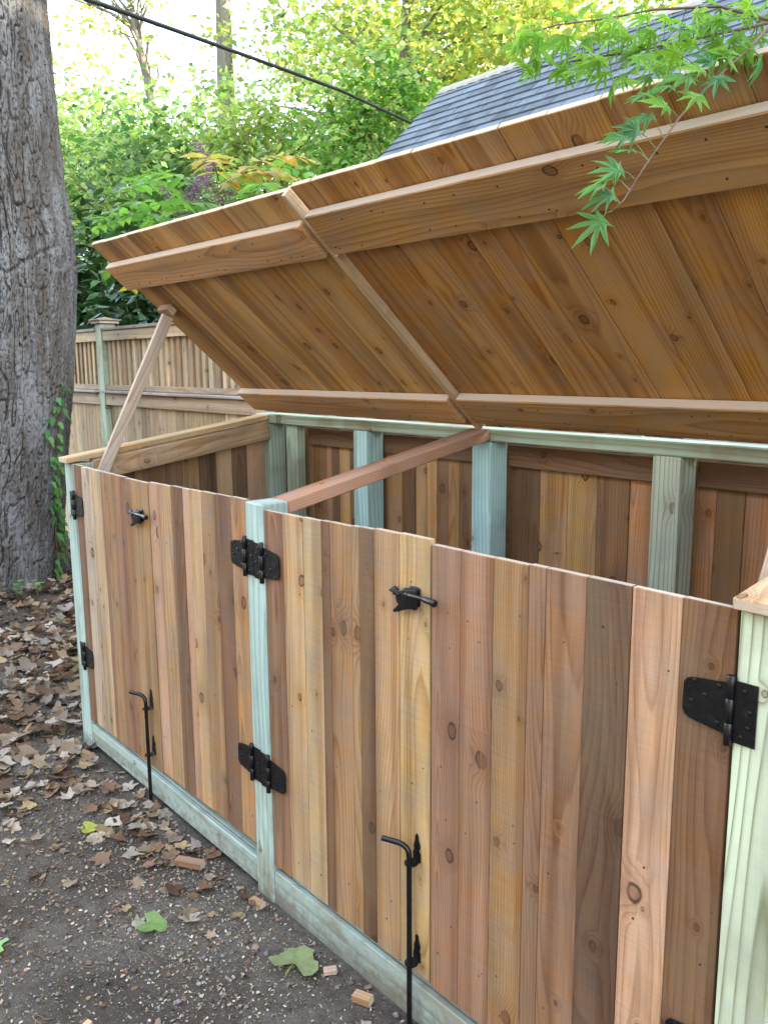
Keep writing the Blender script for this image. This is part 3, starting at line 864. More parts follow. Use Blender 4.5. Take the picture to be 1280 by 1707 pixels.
ux, uy = np.cos(TH) * 0.41, np.sin(TH) * 0.41
wx = 0.03 * vnoise(ux * 9, uy * 9, Z * 3.0, 21)
wz = 0.05 * vnoise(ux * 9, uy * 9, Z * 3.0, 22)
n1 = vnoise((ux + wx) * 42, (uy + wx) * 42, (Z + wz) * 5.5, 31)
n2 = vnoise((ux - wx) * 80, (uy + wx) * 80, (Z + wz) * 26, 37)
n3 = vnoise(ux * 60, uy * 60, Z * 75, 41)
plates = sstep(0.02, 0.12, np.abs(n1)) * 0.66 + sstep(0.0, 0.14, np.abs(n2)) * 0.34
fade = np.where(Z > 4.6, 0.6, 1.0)
disp = 0.040 * (plates - 0.8) + 0.004 * n2 + 0.0035 * n3 + 0.012 * vnoise(ux * 3, uy * 3, Z * 1.2, 51)
flare = np.clip((0.35 - Z) / 0.5, 0, 1)
disp = disp * fade + flare * 0.09 * np.clip(np.sin(TH * 5 + 0.8), -0.2, 1)
# healed branch collar on the side towards the fence
ang = math.atan2(-0.22, 0.97)
da = (TH - (ang + 0.62) + np.pi) % (2 * np.pi) - np.pi
g = np.hypot(da * 0.41 / 0.10, (Z - 2.38) / 0.13)
disp = disp + 0.035 * np.exp(-g ** 2) - 0.03 * np.exp(-(g / 0.35) ** 2) + 0.012 * np.exp(-((g - 1.35) / 0.22) ** 2)
crack = np.abs(Z - (2.33 + 0.14 * np.sin((da + 0.2) * 2.1) + 0.02 * vnoise(TH * 9, TH * 0, 0, 61)))
disp = disp - 0.022 * np.exp(-(crack / 0.012) ** 2) * (np.abs(da + 0.75) < 0.75)
rad = RR + disp
V = np.stack([CX + np.cos(TH) * rad, CY + np.sin(TH) * rad, Z], -1).reshape(-1, 3)
idx = np.arange(len(zs) * na).reshape(len(zs), na)
F = np.stack([idx[:-1], np.roll(idx[:-1], -1, 1), np.roll(idx[1:], -1, 1), idx[1:]], -1).reshape(-1, 4)
bigtree = tag(empty('shade_tree', (-2.95, 0.55, 0)), 'thick grey furrowed tree trunk rising at the left edge', 'tree')
big('trunk', V, F, M_BARK, parent=bigtree, smooth=True)

# ------------------------------------------------------------------ foliage generators
LEAF4 = np.array([[0, 0, 0], [0.42, 0.30, 0.07], [1.0, 0, -0.04], [0.48, 0, -0.02], [0.42, -0.30, 0.07]])
LEAF4F = np.array([[0, 3, 2, 1], [0, 4, 2, 3]])
LEAF6 = np.array([[0, 0, 0], [0.22, 0.13, .035], [0.62, 0.16, .03], [1.0, 0, -0.10], [0.62, -0.16, .03], [0.22, -0.13, .035], [0.25, 0, 0], [0.62, 0, -.02]])
LEAF6F = np.array([[0, 6, 7, 1], [1, 7, 3, 2], [0, 5, 7, 6], [5, 4, 3, 7]])
def leaf_cloud(P, size, cols, tmpl=LEAF4, tf=LEAF4F, up=0.7, droop=0.35, g=rng, size_var=0.35):
    n = len(P)
    a = g.uniform(0, 2 * np.pi, n)
    d = np.stack([np.cos(a), np.sin(a), g.normal(-droop, 0.35, n)], -1)
    d /= np.linalg.norm(d, axis=1, keepdims=True)
    nn = g.normal(0, 1 - up * 0.6, (n, 3)) + np.array([0, 0, up])
    y = np.cross(nn, d)
    y /= np.linalg.norm(y, axis=1, keepdims=True) + 1e-9
    z = np.cross(d, y)
    s = size * (1 + g.uniform(-size_var, size_var, n))
    tv = tmpl
    V = P[:, None, :] + s[:, None, None] * (tv[None, :, 0:1] * d[:, None, :] + tv[None, :, 1:2] * y[:, None, :] + tv[None, :, 2:3] * z[:, None, :])
    k = len(tv)
    F = (np.arange(n)[:, None, None] * k + tf[None]).reshape(-1, tf.shape[1])
    C = np.repeat(cols, k, axis=0)
    return V.reshape(-1, 3), F, C
def pick(pal, n, g=rng, var=0.18):
    pal = np.array(pal)
    c = pal[g.integers(0, len(pal), n)]
    return np.clip(c * (1 + g.normal(0, var, (n, 1))) * (1 + g.normal(0, var * 0.3, (n, 3))), 0.01, 0.9)

def tree(name, label, base, height, trunk_r, crown_c, crown_r, n_clump, per, leaf, pal, group=None, lean=(0, 0), clump_r=0.55, limbs=16, mat=M_LEAF, bare=False, seed=1, cat='tree'):
    g = np.random.default_rng(seed)
    rnd = random.Random(seed)
    if name == 'broadleaf_tree':
        height = min(height, crown_c[2] + 0.45 * crown_r[2])
    t = tag(empty(name, base), label, cat, group)
    bx, by, bz = base
    top = Vector((bx + lean[0], by + lean[1], height))
    pts, rad = [], []
    for i in range(9):
        f = i / 8
        pts.append(Vector((bx, by, bz - 0.2)).lerp(top, f) + Vector((math.sin(f * 5 + seed) * 0.12 * f, math.cos(f * 4 + seed) * 0.12 * f, 0)))
        rad.append(trunk_r * (1 - 0.78 * f) * (1.35 if i == 0 else 1))
    parts = [tube(pts, rad, 10)]
    cc, cr = np.array(crown_c), np.array(crown_r)
    u = g.normal(0, 1, (n_clump, 3))
    u /= np.linalg.norm(u, axis=1, keepdims=True)
    r = g.uniform(0.25, 1.0, n_clump) ** 0.6
    cen = cc + u * r[:, None] * cr * (1 + 0.18 * g.normal(0, 1, (n_clump, 1)))
    # limbs from the trunk out to clumps
    order = g.permutation(n_clump)[:limbs]
    for k in order:
        q = Vector(cen[k])
        f = min(0.97, max(0.3, (q.z - 0.9 - bz) / (height - bz)))
        a = pts[0].lerp(top, f)
        i0 = min(8, int(f * 8))
        a = pts[i0].lerp(pts[min(8, i0 + 1)], f * 8 - i0)
        m = a.lerp(q, 0.5) + Vector((rnd.uniform(-.2, .2), rnd.uniform(-.2, .2), rnd.uniform(0.0, .3)))
        r0 = trunk_r * (1 - 0.78 * f) * 0.5
        parts.append(tube([a, a.lerp(m, .5) + Vector((0, 0, .06)), m, m.lerp(q, .6), q], [r0, r0 * .8, r0 * .6, r0 * .38, r0 * .12], 6))
        for _ in range(2):
            q2 = Vector(cen[rnd.randrange(n_clump)])
            if (q2 - m).length < 1.7:
                parts.append(tube([m, m.lerp(q2, .55) + Vector((0, 0, .08)), q2], [r0 * .4, r0 * .25, r0 * .08], 5))
    V, F = merge(*parts)
    mk('trunk', V, F, M_BARK2, t, smooth=True)
    if bare:
        return t
    P = np.repeat(cen, per, axis=0)
    leaf *= 1.2
    m = len(P)
    P = P + g.normal(0, 1, (m, 3)) * np.array([clump_r, clump_r, clump_r * 0.55]) * g.uniform(0.3, 1.0, (m, 1))
    hue = np.repeat(g.normal(1, 0.14, (n_clump, 1)), per, axis=0)
    V, F, C = leaf_cloud(P, leaf, pick(pal, m, g) * hue, g=g)
    big('crown', V, F, mat, C, parent=t)
    return t
YG, LG, MG, DG, YEL = (.42, .44, .13), (.31, .40, .13), (.21, .31, .12), (.10, .18, .07), (.55, .47, .13)
BT = 'trees beyond the fence and garage'
tree('broadleaf_tree', 'tall dense yellow-green tree filling the top middle', (-8.5, 9.4, 0), 13.0, .22, (-8.4, 9.1, 7.4), (2.8, 2.4, 4.4), 250, 70, .115, [YG, LG, LG, YG, MG], BT, clump_r=.50, limbs=40, seed=3)
tree('broadleaf_tree', 'pale leafy tree farther back behind the tall yellow-green one', (-11.9, 14.0, 0), 15.0, .26, (-11.4, 13.6, 10.0), (3.3, 3.0, 5.2), 170, 70, .16, [YG, YG, LG, YEL], BT, clump_r=.75, limbs=34, seed=4)
tree('broadleaf_tree', 'loose green tree beside the big trunk under the bright sky', (-12.6, 5.6, 0), 6.4, .10, (-12.5, 5.5, 4.75), (2.1, 1.5, 1.6), 130, 62, .10, [MG, LG, LG, DG], BT, clump_r=.5, limbs=26, seed=5)
tree('broadleaf_tree', 'low blue-green tree right of the thin leaning trunk', (-9.2, 5.6, 0), 5.6, .10, (-9.1, 5.5, 4.05), (1.7, 1.3, 1.4), 115, 62, .105, [MG, LG, DG, (.07, .16, .05)], BT, clump_r=.45, limbs=22, seed=6)
tree('broadleaf_tree', 'leafy tree whose yellowing crown stands over the roof ridge', (-7.4, 12.0, 0), 11.0, .2, (-6.6, 12.2, 7.0), (2.8, 2.2, 3.4), 130, 66, .125, [YG, YEL, LG, YG], BT, clump_r=.55, limbs=30, seed=7)
tree('broadleaf_tree', 'small bright green tree against the left roof edge', (-4.7, 5.9, 0), 4.9, .06, (-4.75, 5.8, 3.9), (1.05, .9, 1.05), 95, 60, .085, [LG, (.11, .25, .035), (.09, .2, .03)], BT, clump_r=.32, limbs=20, seed=8)
tree('broadleaf_tree', 'mid green tree behind the purple seed heads', (-6.9, 5.8, 0), 5.6, .08, (-6.9, 5.7, 4.1), (1.35, 1.1, 1.5), 110, 60, .09, [LG, MG, LG, YG], BT, clump_r=.38, limbs=22, seed=9)
tree('broadleaf_tree', 'tree seen through the maple leaves right of the ridge', (-3.2, 12.8, 0), 11.5, .2, (-3.0, 12.8, 6.6), (3.0, 2.0, 3.2), 130, 66, .13, [LG, YG, MG], BT, clump_r=.6, limbs=28, seed=10)
tree('broadleaf_tree', 'hazy tree low in the gap between trunk and tall tree', (-19.5, 8.6, 0), 9.0, .16, (-19.4, 8.3, 6.4), (3.6, 2.6, 2.2), 190, 60, .15, [LG, MG, YG], BT, clump_r=.7, limbs=24, seed=12)
for k, (x, y, sd_) in enumerate(((1.2, 11.6, 13), (5.4, 11.2, 14), (9.4, 11.4, 15), (13.0, 11.0, 16), (16.6, 11.4, 17))):  # unseen row of trees, added to shade the shed and trunk
    tree('broadleaf_tree', ['broad unseen tree added behind the garage roof to block sun', 'second unseen tree added behind the garage to block sun', 'third unseen tree added behind the garage to block sun', 'fourth unseen tree added behind the garage to block sun', 'last unseen tree added behind the garage to block sun'][k], (x, y, 0), 10.5, .2, (x, y, 6.2), (2.6, 1.8, 3.9), 170, 55, .24, [LG, YG, MG], BT, clump_r=.75, limbs=18, seed=sd_)
# thin bare-limbed trunks against the sky
tree('bare_tree', 'thin leaning trunk with sparse branches against the white sky', (-12.1, 8.1, 0), 11.5, .16, (-14.4, 6.9, 9.4), (1.9, 1.3, 2.1), 40, 26, .12, [YEL, YG, LG], None, lean=(-2.6, -1.3), clump_r=.35, limbs=20, seed=21)
tree('bare_tree', 'thick straight trunk beside the thin leaning one at the top', (-11.5, 7.9, 0), 14.0, .27, (-11.8, 7.7, 11.0), (2.2, 2.0, 2.0), 60, 40, .13, [YG, LG], None, lean=(-0.5, -.1), clump_r=.5, limbs=20, seed=22)
# branch sprays of the shade tree high above
g = np.random.default_rng(77)
cen = np.array([-3.6, 1.0, 10.2]) + g.normal(0, 1, (90, 3)) * np.array([1.5, 1.3, 0.9])
P = np.repeat(cen, 45, axis=0) + g.normal(0, .32, (90 * 45, 3))
V, F, C = leaf_cloud(P, .17, pick([LG, MG, YG], len(P), g), g=g)
big('crown', V, F, M_LEAF, C, parent=bigtree)
lim = []
for k in range(14):
    q = Vector(cen[k])
    a = Vector((-3.05, .88, 7.6 + k * 0.2))
    lim.append(tube([a, a.lerp(q, .5) + Vector((0, 0, .3)), q], [.09, .06, .02], 7))
V, F = merge(*lim)
mk('limb', V, F, M_BARK2, bigtree, smooth=True)

# laurel bushes behind the fence
def laurel(label, c, r, n, sd_, size=.135, pal=((.030, .075, .022), (.022, .055, .018), (.045, .105, .028))):
    g = np.random.default_rng(sd_)
    b = tag(empty('laurel_bush', (c[0], c[1], 0)), label, 'bush', 'evergreen bushes behind the fence')
    tips = []
    parts = []
    nst = 46
    u = g.normal(0, 1, (nst, 3))
    u /= np.linalg.norm(u, axis=1, keepdims=True)
    u[:, 2] = np.abs(u[:, 2]) * 1.0 - 0.35
    P = []
    for k in range(nst):
        q = Vector(np.array(c) + u[k] * np.array(r) * g.uniform(.75, 1.1))
        a = Vector((c[0] + g.normal(0, .12), c[1] + g.normal(0, .12), 0.0))
        m = a.lerp(q, .55) + Vector((0, 0, .25))
        pts = [a, m, q]
        parts.append(tube([a, a.lerp(m, .5), m, m.lerp(q, .5), q], [.022, .018, .013, .008, .004], 5))
        ts = g.uniform(.15, 1.02, n)
        for t_ in ts:
            p = m.lerp(q, float(t_))
            P.append((p.x + g.normal(0, .10), p.y + g.normal(0, .10), p.z + g.normal(0, .09)))
    P = np.array(P)
    V, F = merge(*parts)
    mk('stem', V, F, M_TWIG, b)
    V, F, C = leaf_cloud(P, size, pick(pal, len(P), g), LEAF6, LEAF6F, up=.6, droop=.15, g=g)
    big('foliage', V, F, M_GLOSSY, C, parent=b)
laurel('dark glossy evergreen bush right beside the big trunk', (-5.9, 2.7, 2.5), (1.2, .75, 1.3), 72, 31, .165)
laurel('dark glossy evergreen bush behind the fence post', (-4.35, 2.55, 1.85), (.95, .6, 1.1), 72, 32, .155)
laurel('tall narrow-leaved evergreen bush left of the seed heads', (-5.0, 3.1, 2.75), (.95, .6, 1.15), 72, 33, .19, ((.07, .15, .03), (.045, .11, .028), (.10, .20, .035)))
laurel('evergreen bush farther left, half hidden by the trunk', (-7.6, 3.0, 2.2), (1.2, .8, 1.5), 52, 34)
laurel('dark evergreen bush behind the lid, low over the fence', (-2.9, 2.35, 1.35), (.8, .45, .75), 52, 35)

# shrub with compound leaves and purple seed heads
shrub = tag(empty('seed_head_shrub', (-2.75, 2.2, 0)), 'leafy shrub with purple seed heads and yellowing leaflets', 'shrub')
g = np.random.default_rng(91)
for k, (x, y, z) in enumerate(((-2.9, 2.25, 2.75), (-2.35, 2.15, 2.8), (-3.5, 2.3, 2.7), (-2.1, 2.25, 2.6))):
    a = Vector((-2.75 + .1 * k, 2.2, -0.05))
    V, F = tube([a, a.lerp(Vector((x, y, z)), .5) + Vector((.04, .03, .1)), Vector((x, y, z))], [.024, .017, .008], 7)
    mk('stem', V, F, M_TWIG, shrub, smooth=True)
def frond(p, az, L, pitch, pal, npair=8, ls=.15):
    d = Vector((math.cos(az), math.sin(az), 0))
    sidev = Vector((-d.y, d.x, 0))
    pts = []
    for i in range(9):
        f = i / 8
        pts.append(Vector(p) + d * (L * f) + Vector((0, 0, L * (pitch * f - 0.55 * f * f))))
    rv, rf = tube(pts, [.004 * (1 - .7 * i / 8) for i in range(9)], 5)
    VV, FF, CC = [tuple(v) for v in rv], [tuple(q) for q in rf[:-2]], [(.20, .12, .06)] * len(rv)
    lv = []
    for i in range(npair):
        f = 0.15 + 0.85 * i / (npair - 1)
        fi = f * 8
        i0 = min(7, int(fi))
        q = pts[i0].lerp(pts[i0 + 1], fi - i0)
        for s in (-1, 1):
            dd = (sidev * s + d * 0.35 + Vector((0, 0, g.normal(-.25, .2)))).normalized()
            y = Vector((0, 0, 1)).cross(dd).normalized() + Vector((0, 0, g.normal(0, .25)))
            z = dd.cross(y)
            sc_ = ls * g.uniform(.8, 1.15) * (0.75 + 0.5 * math.sin(f * 3))
            n = len(VV)
            c = np.array(pal[g.integers(0, len(pal))]) * g.uniform(.8, 1.2)
            for tv in LEAF6:
                VV.append(tuple(q + (dd * tv[0] + y * tv[1] * 1.5 + z * tv[2]) * sc_))
                CC.append(tuple(c))
            FF += [tuple(int(t) + n for t in qf) for qf in LEAF6F]
    big('frond', np.array(VV), np.array(FF), M_LEAF, np.array(CC), parent=shrub)
GP, YP, OP = [(.15, .30, .07), (.12, .26, .07), (.19, .34, .08)], [(.55, .40, .05), (.48, .38, .06)], [(.52, .30, .08), (.50, .36, .12), (.40, .33, .08)]
fr = [((-2.9, 2.25, 2.72), 2.9, .75, .25, GP), ((-2.9, 2.25, 2.75), 3.7, .7, .2, GP), ((-2.6, 2.2, 2.78), 4.4, .6, .1, GP), ((-3.4, 2.3, 2.7), 3.2, .7, .3, GP), ((-3.4, 2.3, 2.72), 2.4, .6, .45, GP), ((-2.4, 2.15, 2.82), .3, .8, .75, OP), ((-2.45, 2.15, 2.86), 1.2, .7, .8, GP), ((-2.9, 2.2, 2.86), 3.4, .75, .75, GP),
      ((-2.6, 2.15, 2.55), 3.5, .8, .12, YP), ((-2.6, 2.12, 2.50), 4.0, .6, .15, YP), ((-2.35, 2.15, 2.7), .1, .7, .45, GP), ((-2.1, 2.2, 2.65), .7, .8, .5, GP), ((-2.3, 2.1, 2.7), 5.2, .6, .3, GP), ((-3.3, 2.3, 2.6), 4.1, .7, .1, GP), ((-2.5, 2.2, 2.95), 2.6, .7, .5, GP), ((-2.05, 2.2, 2.7), 5.9, .7, .5, GP), ((-2.4, 2.15, 2.9), .9, .6, .6, OP)]
fr += [((-2.75, 2.1, 2.75), 3.9, .7, .5, GP), ((-3.2, 2.2, 2.75), 4.6, .6, .4, GP), ((-2.6, 2.1, 2.9), 4.9, .55, .5, GP), ((-2.5, 2.1, 2.6), 3.2, .75, .35, YP), ((-2.3, 2.1, 2.9), 5.6, .6, .55, OP), ((-3.5, 2.2, 2.8), 3.6, .7, .5, GP)]
for a in fr:
    frond(a[0], a[1], a[2], a[3], a[4])
def panicle(p, L, az):
    parts = []
    d = Vector((math.cos(az) * .6, math.sin(az) * .6, .75)).normalized()
    p = Vector(p)
    parts.append(tube([p, p + d * L], [.004, .0015], 5))
    for k in range(26):
        f = g.uniform(.05, 1)
        a = p + d * (L * f)
        q = a + Vector(g.normal(0, 1, 3)).normalized() * L * .42 * (1.05 - f * .7)
        parts.append(tube([a, q], [.0014, .0007], 3, False))
        for j in range(4):
            b = a.lerp(q, g.uniform(.3, 1)) + Vector(g.normal(0, .012, 3))
            s = g.uniform(.005, .009)
            parts.append(([b + Vector((s, 0, 0)), b + Vector((-s, 0, 0)), b + Vector((0, s, 0)), b + Vector((0, -s, 0)), b + Vector((0, 0, s)), b + Vector((0, 0, -s))], [(0, 2, 4), (2, 1, 4), (1, 3, 4), (3, 0, 4), (2, 0, 5), (1, 2, 5), (3, 1, 5), (0, 3, 5)]))
    V, F = merge(*parts)
    mk('seed_head', V, F, M_SEED, shrub)
M_SEED = simple('purple_seed', (.24, .13, .19), .7, .2, var=.4)
for p in ((-2.75, 2.14, 2.92), (-2.55, 2.13, 2.86), (-3.1, 2.18, 2.78), (-2.36, 2.12, 2.62), (-2.28, 2.13, 2.72), (-2.46, 2.14, 3.05), (-2.9, 2.16, 2.86), (-2.98, 2.15, 2.75)):
    panicle(p, g.uniform(.2, .3), g.uniform(0, 6.28))

# ------------------------------------------------------------------ overhead cable
pts = [Vector((-0.9, -0.45, 3.42)), Vector((-1.622, .885, 3.616)), Vector((-2.05, 1.68, 3.745)), Vector((-2.524, 2.558, 3.885)), Vector((-3.1, 3.85, 4.03)), Vector((-3.75, 5.30, 4.13)), Vector((-6.5, 11.4, 4.9))]
P0 = []
for i in range(len(pts) - 1):
    for k in range(6):
        P0.append(pts[i].lerp(pts[i + 1], k / 6))
P0.append(pts[-1])
dvec = (pts[0] - pts[1])
P0 = [pts[0] + dvec * (4 - k) + Vector((0, 0, .12 * (4 - k) ** 2)) for k in range(4)] + P0
V, F = tube(P0, .014, 8)
tag(mk('overhead_cable', V, F, M_CABLE, smooth=True), 'black overhead cable slanting across the trees', 'cable')

# ------------------------------------------------------------------ ivy on the trunk
def trunk_surf(z, a, out=0.012):
    r = float(np.interp(z, prof[:, 0], prof[:, 3])) + out
    return Vector((float(np.interp(z, prof[:, 0], prof[:, 1])) + math.cos(a) * r, float(np.interp(z, prof[:, 0], prof[:, 2])) + math.sin(a) * r, z))
ivy_out = [(0, 0), (.22, .30), (.50, .34), (.46, .16), (.72, .20), (1.0, 0), (.72, -.20), (.46, -.16), (.50, -.34), (.22, -.30)]
im = bpy.data.meshes.new('leaf')
im.from_pydata([(.35, 0, -.03)] + [(x, y, .05 * abs(y) * 3 - .05 * x * x) for x, y in ivy_out], [], [(0, i + 1, (i + 1) % 10 + 1) for i in range(10)])
im.materials.append(M_IVY)
im.polygons.foreach_set('use_smooth', [True] * len(im.polygons))
ivy = tag(empty('ivy_vine', tuple(trunk_surf(0.02, 0.62))), 'green ivy vine climbing the right side of the trunk', 'ivy')
a0 = 0.60
vp = [trunk_surf(z, a0 + 0.10 * math.sin(z * 4) + 0.05 * math.sin(z * 11), .014) for z in np.linspace(0.02, 1.52, 26)]
V, F = tube(vp, [.006 * (1 - .6 * i / 26) for i in range(26)], 6)
mk('stem', V, F, M_TWIG, ivy, smooth=True)
rv = random.Random(5)
for k in range(74):
    z = 0.05 + 1.45 * (k / 74) + rv.uniform(-.02, .02)
    wdt = .22 if .55 < z < 1.25 else .15
    a = a0 + 0.10 * math.sin(z * 4) + rv.uniform(-wdt, wdt * .8)
    p = trunk_surf(z, a, rv.uniform(.02, .06))
    nrm = Vector((math.cos(a), math.sin(a), 0))
    down = Vector((rv.uniform(-.5, .5) * -nrm.y, rv.uniform(-.5, .5) * nrm.x, -1)) + nrm * rv.uniform(.1, .7)
    M4 = frame(p, down, nrm.cross(down) + Vector((0, 0, rv.uniform(-.3, .3))))
    s = rv.uniform(.055, .088) * (1 - .35 * max(0, z - 1.2) / .3)
    inst('leaf', im, ivy, M4 @ Matrix.Diagonal((s, s, s, 1)), jit(rv.choice(((.075, .20, .06), (.06, .16, .055), (.10, .24, .065), (.13, .27, .08))), .15))
# seedlings at the foot of the trunk
for (x, y, n, lb_) in ((-2.37, .50, 7, 'small green seedling at the foot of the trunk'), (-2.36, .62, 5, 'second small seedling nearer the ivy at the trunk foot')):
    sdl = tag(empty('seedling', (x, y, gz(x, y))), lb_, 'seedling', 'seedlings by the trunk')
    V, F = tube([(x, y, gz(x, y) - .01), (x + .005, y, gz(x, y) + .07)], [.003, .002], 5)
    mk('stem', V, F, M_STEMG, sdl)
    for k in range(n):
        a = k * 2.4
        d = Vector((math.cos(a), math.sin(a), .1))
        M4 = frame(Vector((x, y, gz(x, y) + .05 + .012 * k)), d, Vector((-d.y, d.x, .1)))
        inst('leaf', im, sdl, M4 @ Matrix.Diagonal((.055, .055, .055, 1)), (.13, .30, .07))

# ------------------------------------------------------------------ Japanese maple reaching in from the right
mo = []
lobes = [(0, 1.0), (34, .93), (68, .76), (112, .42)]
angs = [(-a, l) for a, l in reversed(lobes[1:])] + lobes
for i, (a, l) in enumerate(angs):
    if i:
        pa, pl = angs[i - 1]
        m_ = (a + pa) / 2
        mo.append((math.cos(R(m_)) * .25, math.sin(R(m_)) * .25, .0))
    for f, da_ in ((.58, -8.5), (1.0, 0), (.58, 8.5)):
        mo.append((math.cos(R(a + da_)) * l * f, math.sin(R(a + da_)) * l * f, -.10 * (l * f) ** 2 + (.03 if f < 1 else 0)))
mm = []
for v in range(4):
    me = bpy.data.meshes.new('leaf')
    rr_ = random.Random(v)
    vs = [(0, 0, 0)] + [(x, y, z + rr_.uniform(-.06, .06) - [.05, .22, .42, .12][v] * (x * x + y * y) + [.0, .1, -.05, .2][v] * abs(y)) for x, y, z in mo]
    n = len(mo)
    me.from_pydata(vs, [], [(0, i + 1, i + 2) for i in range(n - 1)] + [(0, n, 1)])
    me.materials.append(M_MAPLE)
    mm.append(me)
maple = tag(empty('maple_tree', (4.35, 0.95, 0)), 'maple branch with star-shaped green leaves hanging in at the upper right', 'maple')
V, F = merge(tube([(4.35, .95, -.1), (4.32, .9, .8), (4.2, .85, 1.5), (3.9, .7, 2.0), (3.5, .5, 2.25), (3.1, .3, 2.22), (2.9, .22, 2.16), (2.734, .14, 2.093)], [.07, .055, .045, .034, .022, .013, .009, .006], 9))
mk('trunk', V, F, M_TWIG, maple, smooth=True)
tw = [[(2.734, 0.14, 2.093), (2.723, 0.083, 2.043), (2.703, -0.005, 1.972), (2.698, -0.055, 1.928), (2.694, -0.124, 1.859), (2.69, -0.175, 1.8), (2.679, -0.193, 1.781)],
      [(2.734, 0.14, 2.093), (2.659, 0.08, 2.079), (2.594, 0.016, 2.064), (2.534, -0.041, 2.054), (2.473, -0.1, 2.044), (2.45, -0.128, 2.035)],
      [(2.734, 0.14, 2.093), (2.665, 0.1, 2.125), (2.586, 0.04, 2.129), (2.525, -0.002, 2.123), (2.462, -0.044, 2.122), (2.432, -0.083, 2.108)]]
for t_ in tw:
    V, F = tube(t_, [.0026 * (1 - .12 * i) for i in range(len(t_))], 6)
    mk('twig', V, F, M_TWIG, maple, smooth=True)
allp = [Vector(p).lerp(Vector(q), f) for t_ in tw for p, q in zip(t_, t_[1:]) for f in (0, .25, .5, .75)]
MAPLE = [(2.672, -0.203, 1.772, 0), (2.678, -0.188, 1.807, 0), (2.668, -0.196, 1.821, 0), (2.674, -0.167, 1.844, 0), (2.676, -0.141, 1.874, 0), (2.67, -0.143, 1.893, 0), (2.681, -0.106, 1.926, 0), (2.694, -0.088, 1.937, 0), (2.668, -0.096, 1.96, 0), (2.69, -0.068, 1.971, 0), (2.699, -0.037, 1.986, 0), (2.704, -0.013, 1.998, 0), (2.721, 0.004, 1.987, 0), (2.717, 0.041, 2.025, 0), (2.706, 0.01, 2.015, 0), (2.71, -0.033, 1.958, 0), (2.669, -0.175, 1.834, 0), (2.677, -0.132, 1.903, 0), (2.739, 0.099, 2.031, 0), (2.516, -0.108, 2.023, 1), (2.504, -0.117, 2.039, 1), (2.462, -0.08, 2.064, 1), (2.502, -0.146, 2.039, 1), (2.496, -0.17, 2.028, 1), (2.45, -0.089, 2.044, 1), (2.533, -0.101, 2.046, 1), (2.486, -0.032, 2.064, 1), (2.527, -0.041, 2.056, 1), (2.571, -0.088, 2.035, 1), (2.502, 0.015, 2.106, 1), (2.57, -0.053, 2.071, 1), (2.53, 0.028, 2.079, 1), (2.581, -0.02, 2.055, 1), (2.607, -0.057, 2.011, 1), (2.613, -0.079, 1.995, 1), (2.607, -0.02, 2.053, 1), (2.602, -0.01, 2.057, 1), (2.586, -0.007, 2.083, 1), (2.591, -0.034, 2.071, 1), (2.598, -0.003, 2.119, 1), (2.621, -0.032, 2.092, 1), (2.585, 0.065, 2.068, 1), (2.624, 0.012, 2.056, 1), (2.66, -0.014, 2.036, 1), (2.592, 0.114, 2.067, 1), (2.666, -0.002, 2.075, 1), (2.6, 0.092, 2.098, 1), (2.641, 0.109, 2.107, 1), (2.683, 0.06, 2.091, 1), (2.676, 0.087, 2.067, 1), (2.716, 0.049, 2.053, 1), (2.62, 0.112, 2.078, 1), (2.671, 0.015, 2.051, 1), (2.699, 0.078, 2.076, 1), (2.689, 0.061, 2.09, 1), (2.722, 0.07, 2.084, 1), (2.647, 0.209, 2.147, 1), (2.682, 0.187, 2.096, 1), (2.704, 0.139, 2.062, 1), (2.726, 0.078, 2.097, 1), (2.658, 0.2, 2.156, 1), (2.526, -0.166, 2.059, 1), (2.501, -0.152, 2.078, 1), (2.524, -0.136, 2.096, 1), (2.472, -0.101, 2.104, 1), (2.476, -0.015, 2.134, 1), (2.497, -0.031, 2.114, 1), (2.554, -0.081, 2.113, 1), (2.5, 0.019, 2.139, 1), (2.523, 0.018, 2.138, 1), (2.553, -0.014, 2.11, 1), (2.626, 0.012, 2.098, 1), (2.656, -0.003, 2.071, 1), (2.548, 0.009, 2.102, 1), (2.586, -0.076, 2.058, 1), (2.566, -0.128, 2.007, 1), (2.51, -0.077, 2.026, 1), (2.5, -0.149, 2.087, 1), (2.509, -0.19, 2.061, 1), (2.603, 0.09, 2.051, 1), (2.634, 0.063, 2.024, 1), (2.59, 0.042, 2.04, 1), (2.578, 0.048, 2.03, 1), (2.59, -0.103, 2.023, 1), (2.536, -0.06, 2.042, 1), (2.543, -0.122, 2.065, 1), (2.504, -0.081, 2.075, 1), (2.46, -0.063, 2.087, 1), (2.492, -0.129, 2.062, 1), (2.658, 0.043, 2.105, 1), (2.671, 0.022, 2.08, 1), (2.63, 0.164, 2.146, 1), (2.632, 0.16, 2.147, 1), (2.677, 0.214, 2.131, 1), (2.671, 0.198, 2.136, 1), (2.71, 0.072, 2.037, 1), (2.72, 0.082, 2.048, 1), (2.652, 0.094, 2.07, 1), (2.706, 0.031, 2.035, 1), (2.581, -0.005, 2.05, 1), (2.623, -0.052, 2.03, 1), (2.568, -0.056, 2.021, 1), (2.554, -0.016, 2.015, 1), (2.545, -0.081, 2.069, 1), (2.501, 0.007, 2.102, 1), (2.435, -0.101, 2.085, 1), (2.502, -0.172, 2.054, 1), (2.696, 0.192, 2.142, 1), (2.723, 0.106, 2.127, 1), (2.665, 0.193, 2.088, 1), (2.703, 0.109, 2.057, 1), (2.64, 0.051, 2.073, 1), (2.63, 0.101, 2.098, 1), (2.634, -0.04, 2.067, 1), (2.554, 0.049, 2.093, 1)]
rm = random.Random(3)
stalks = []
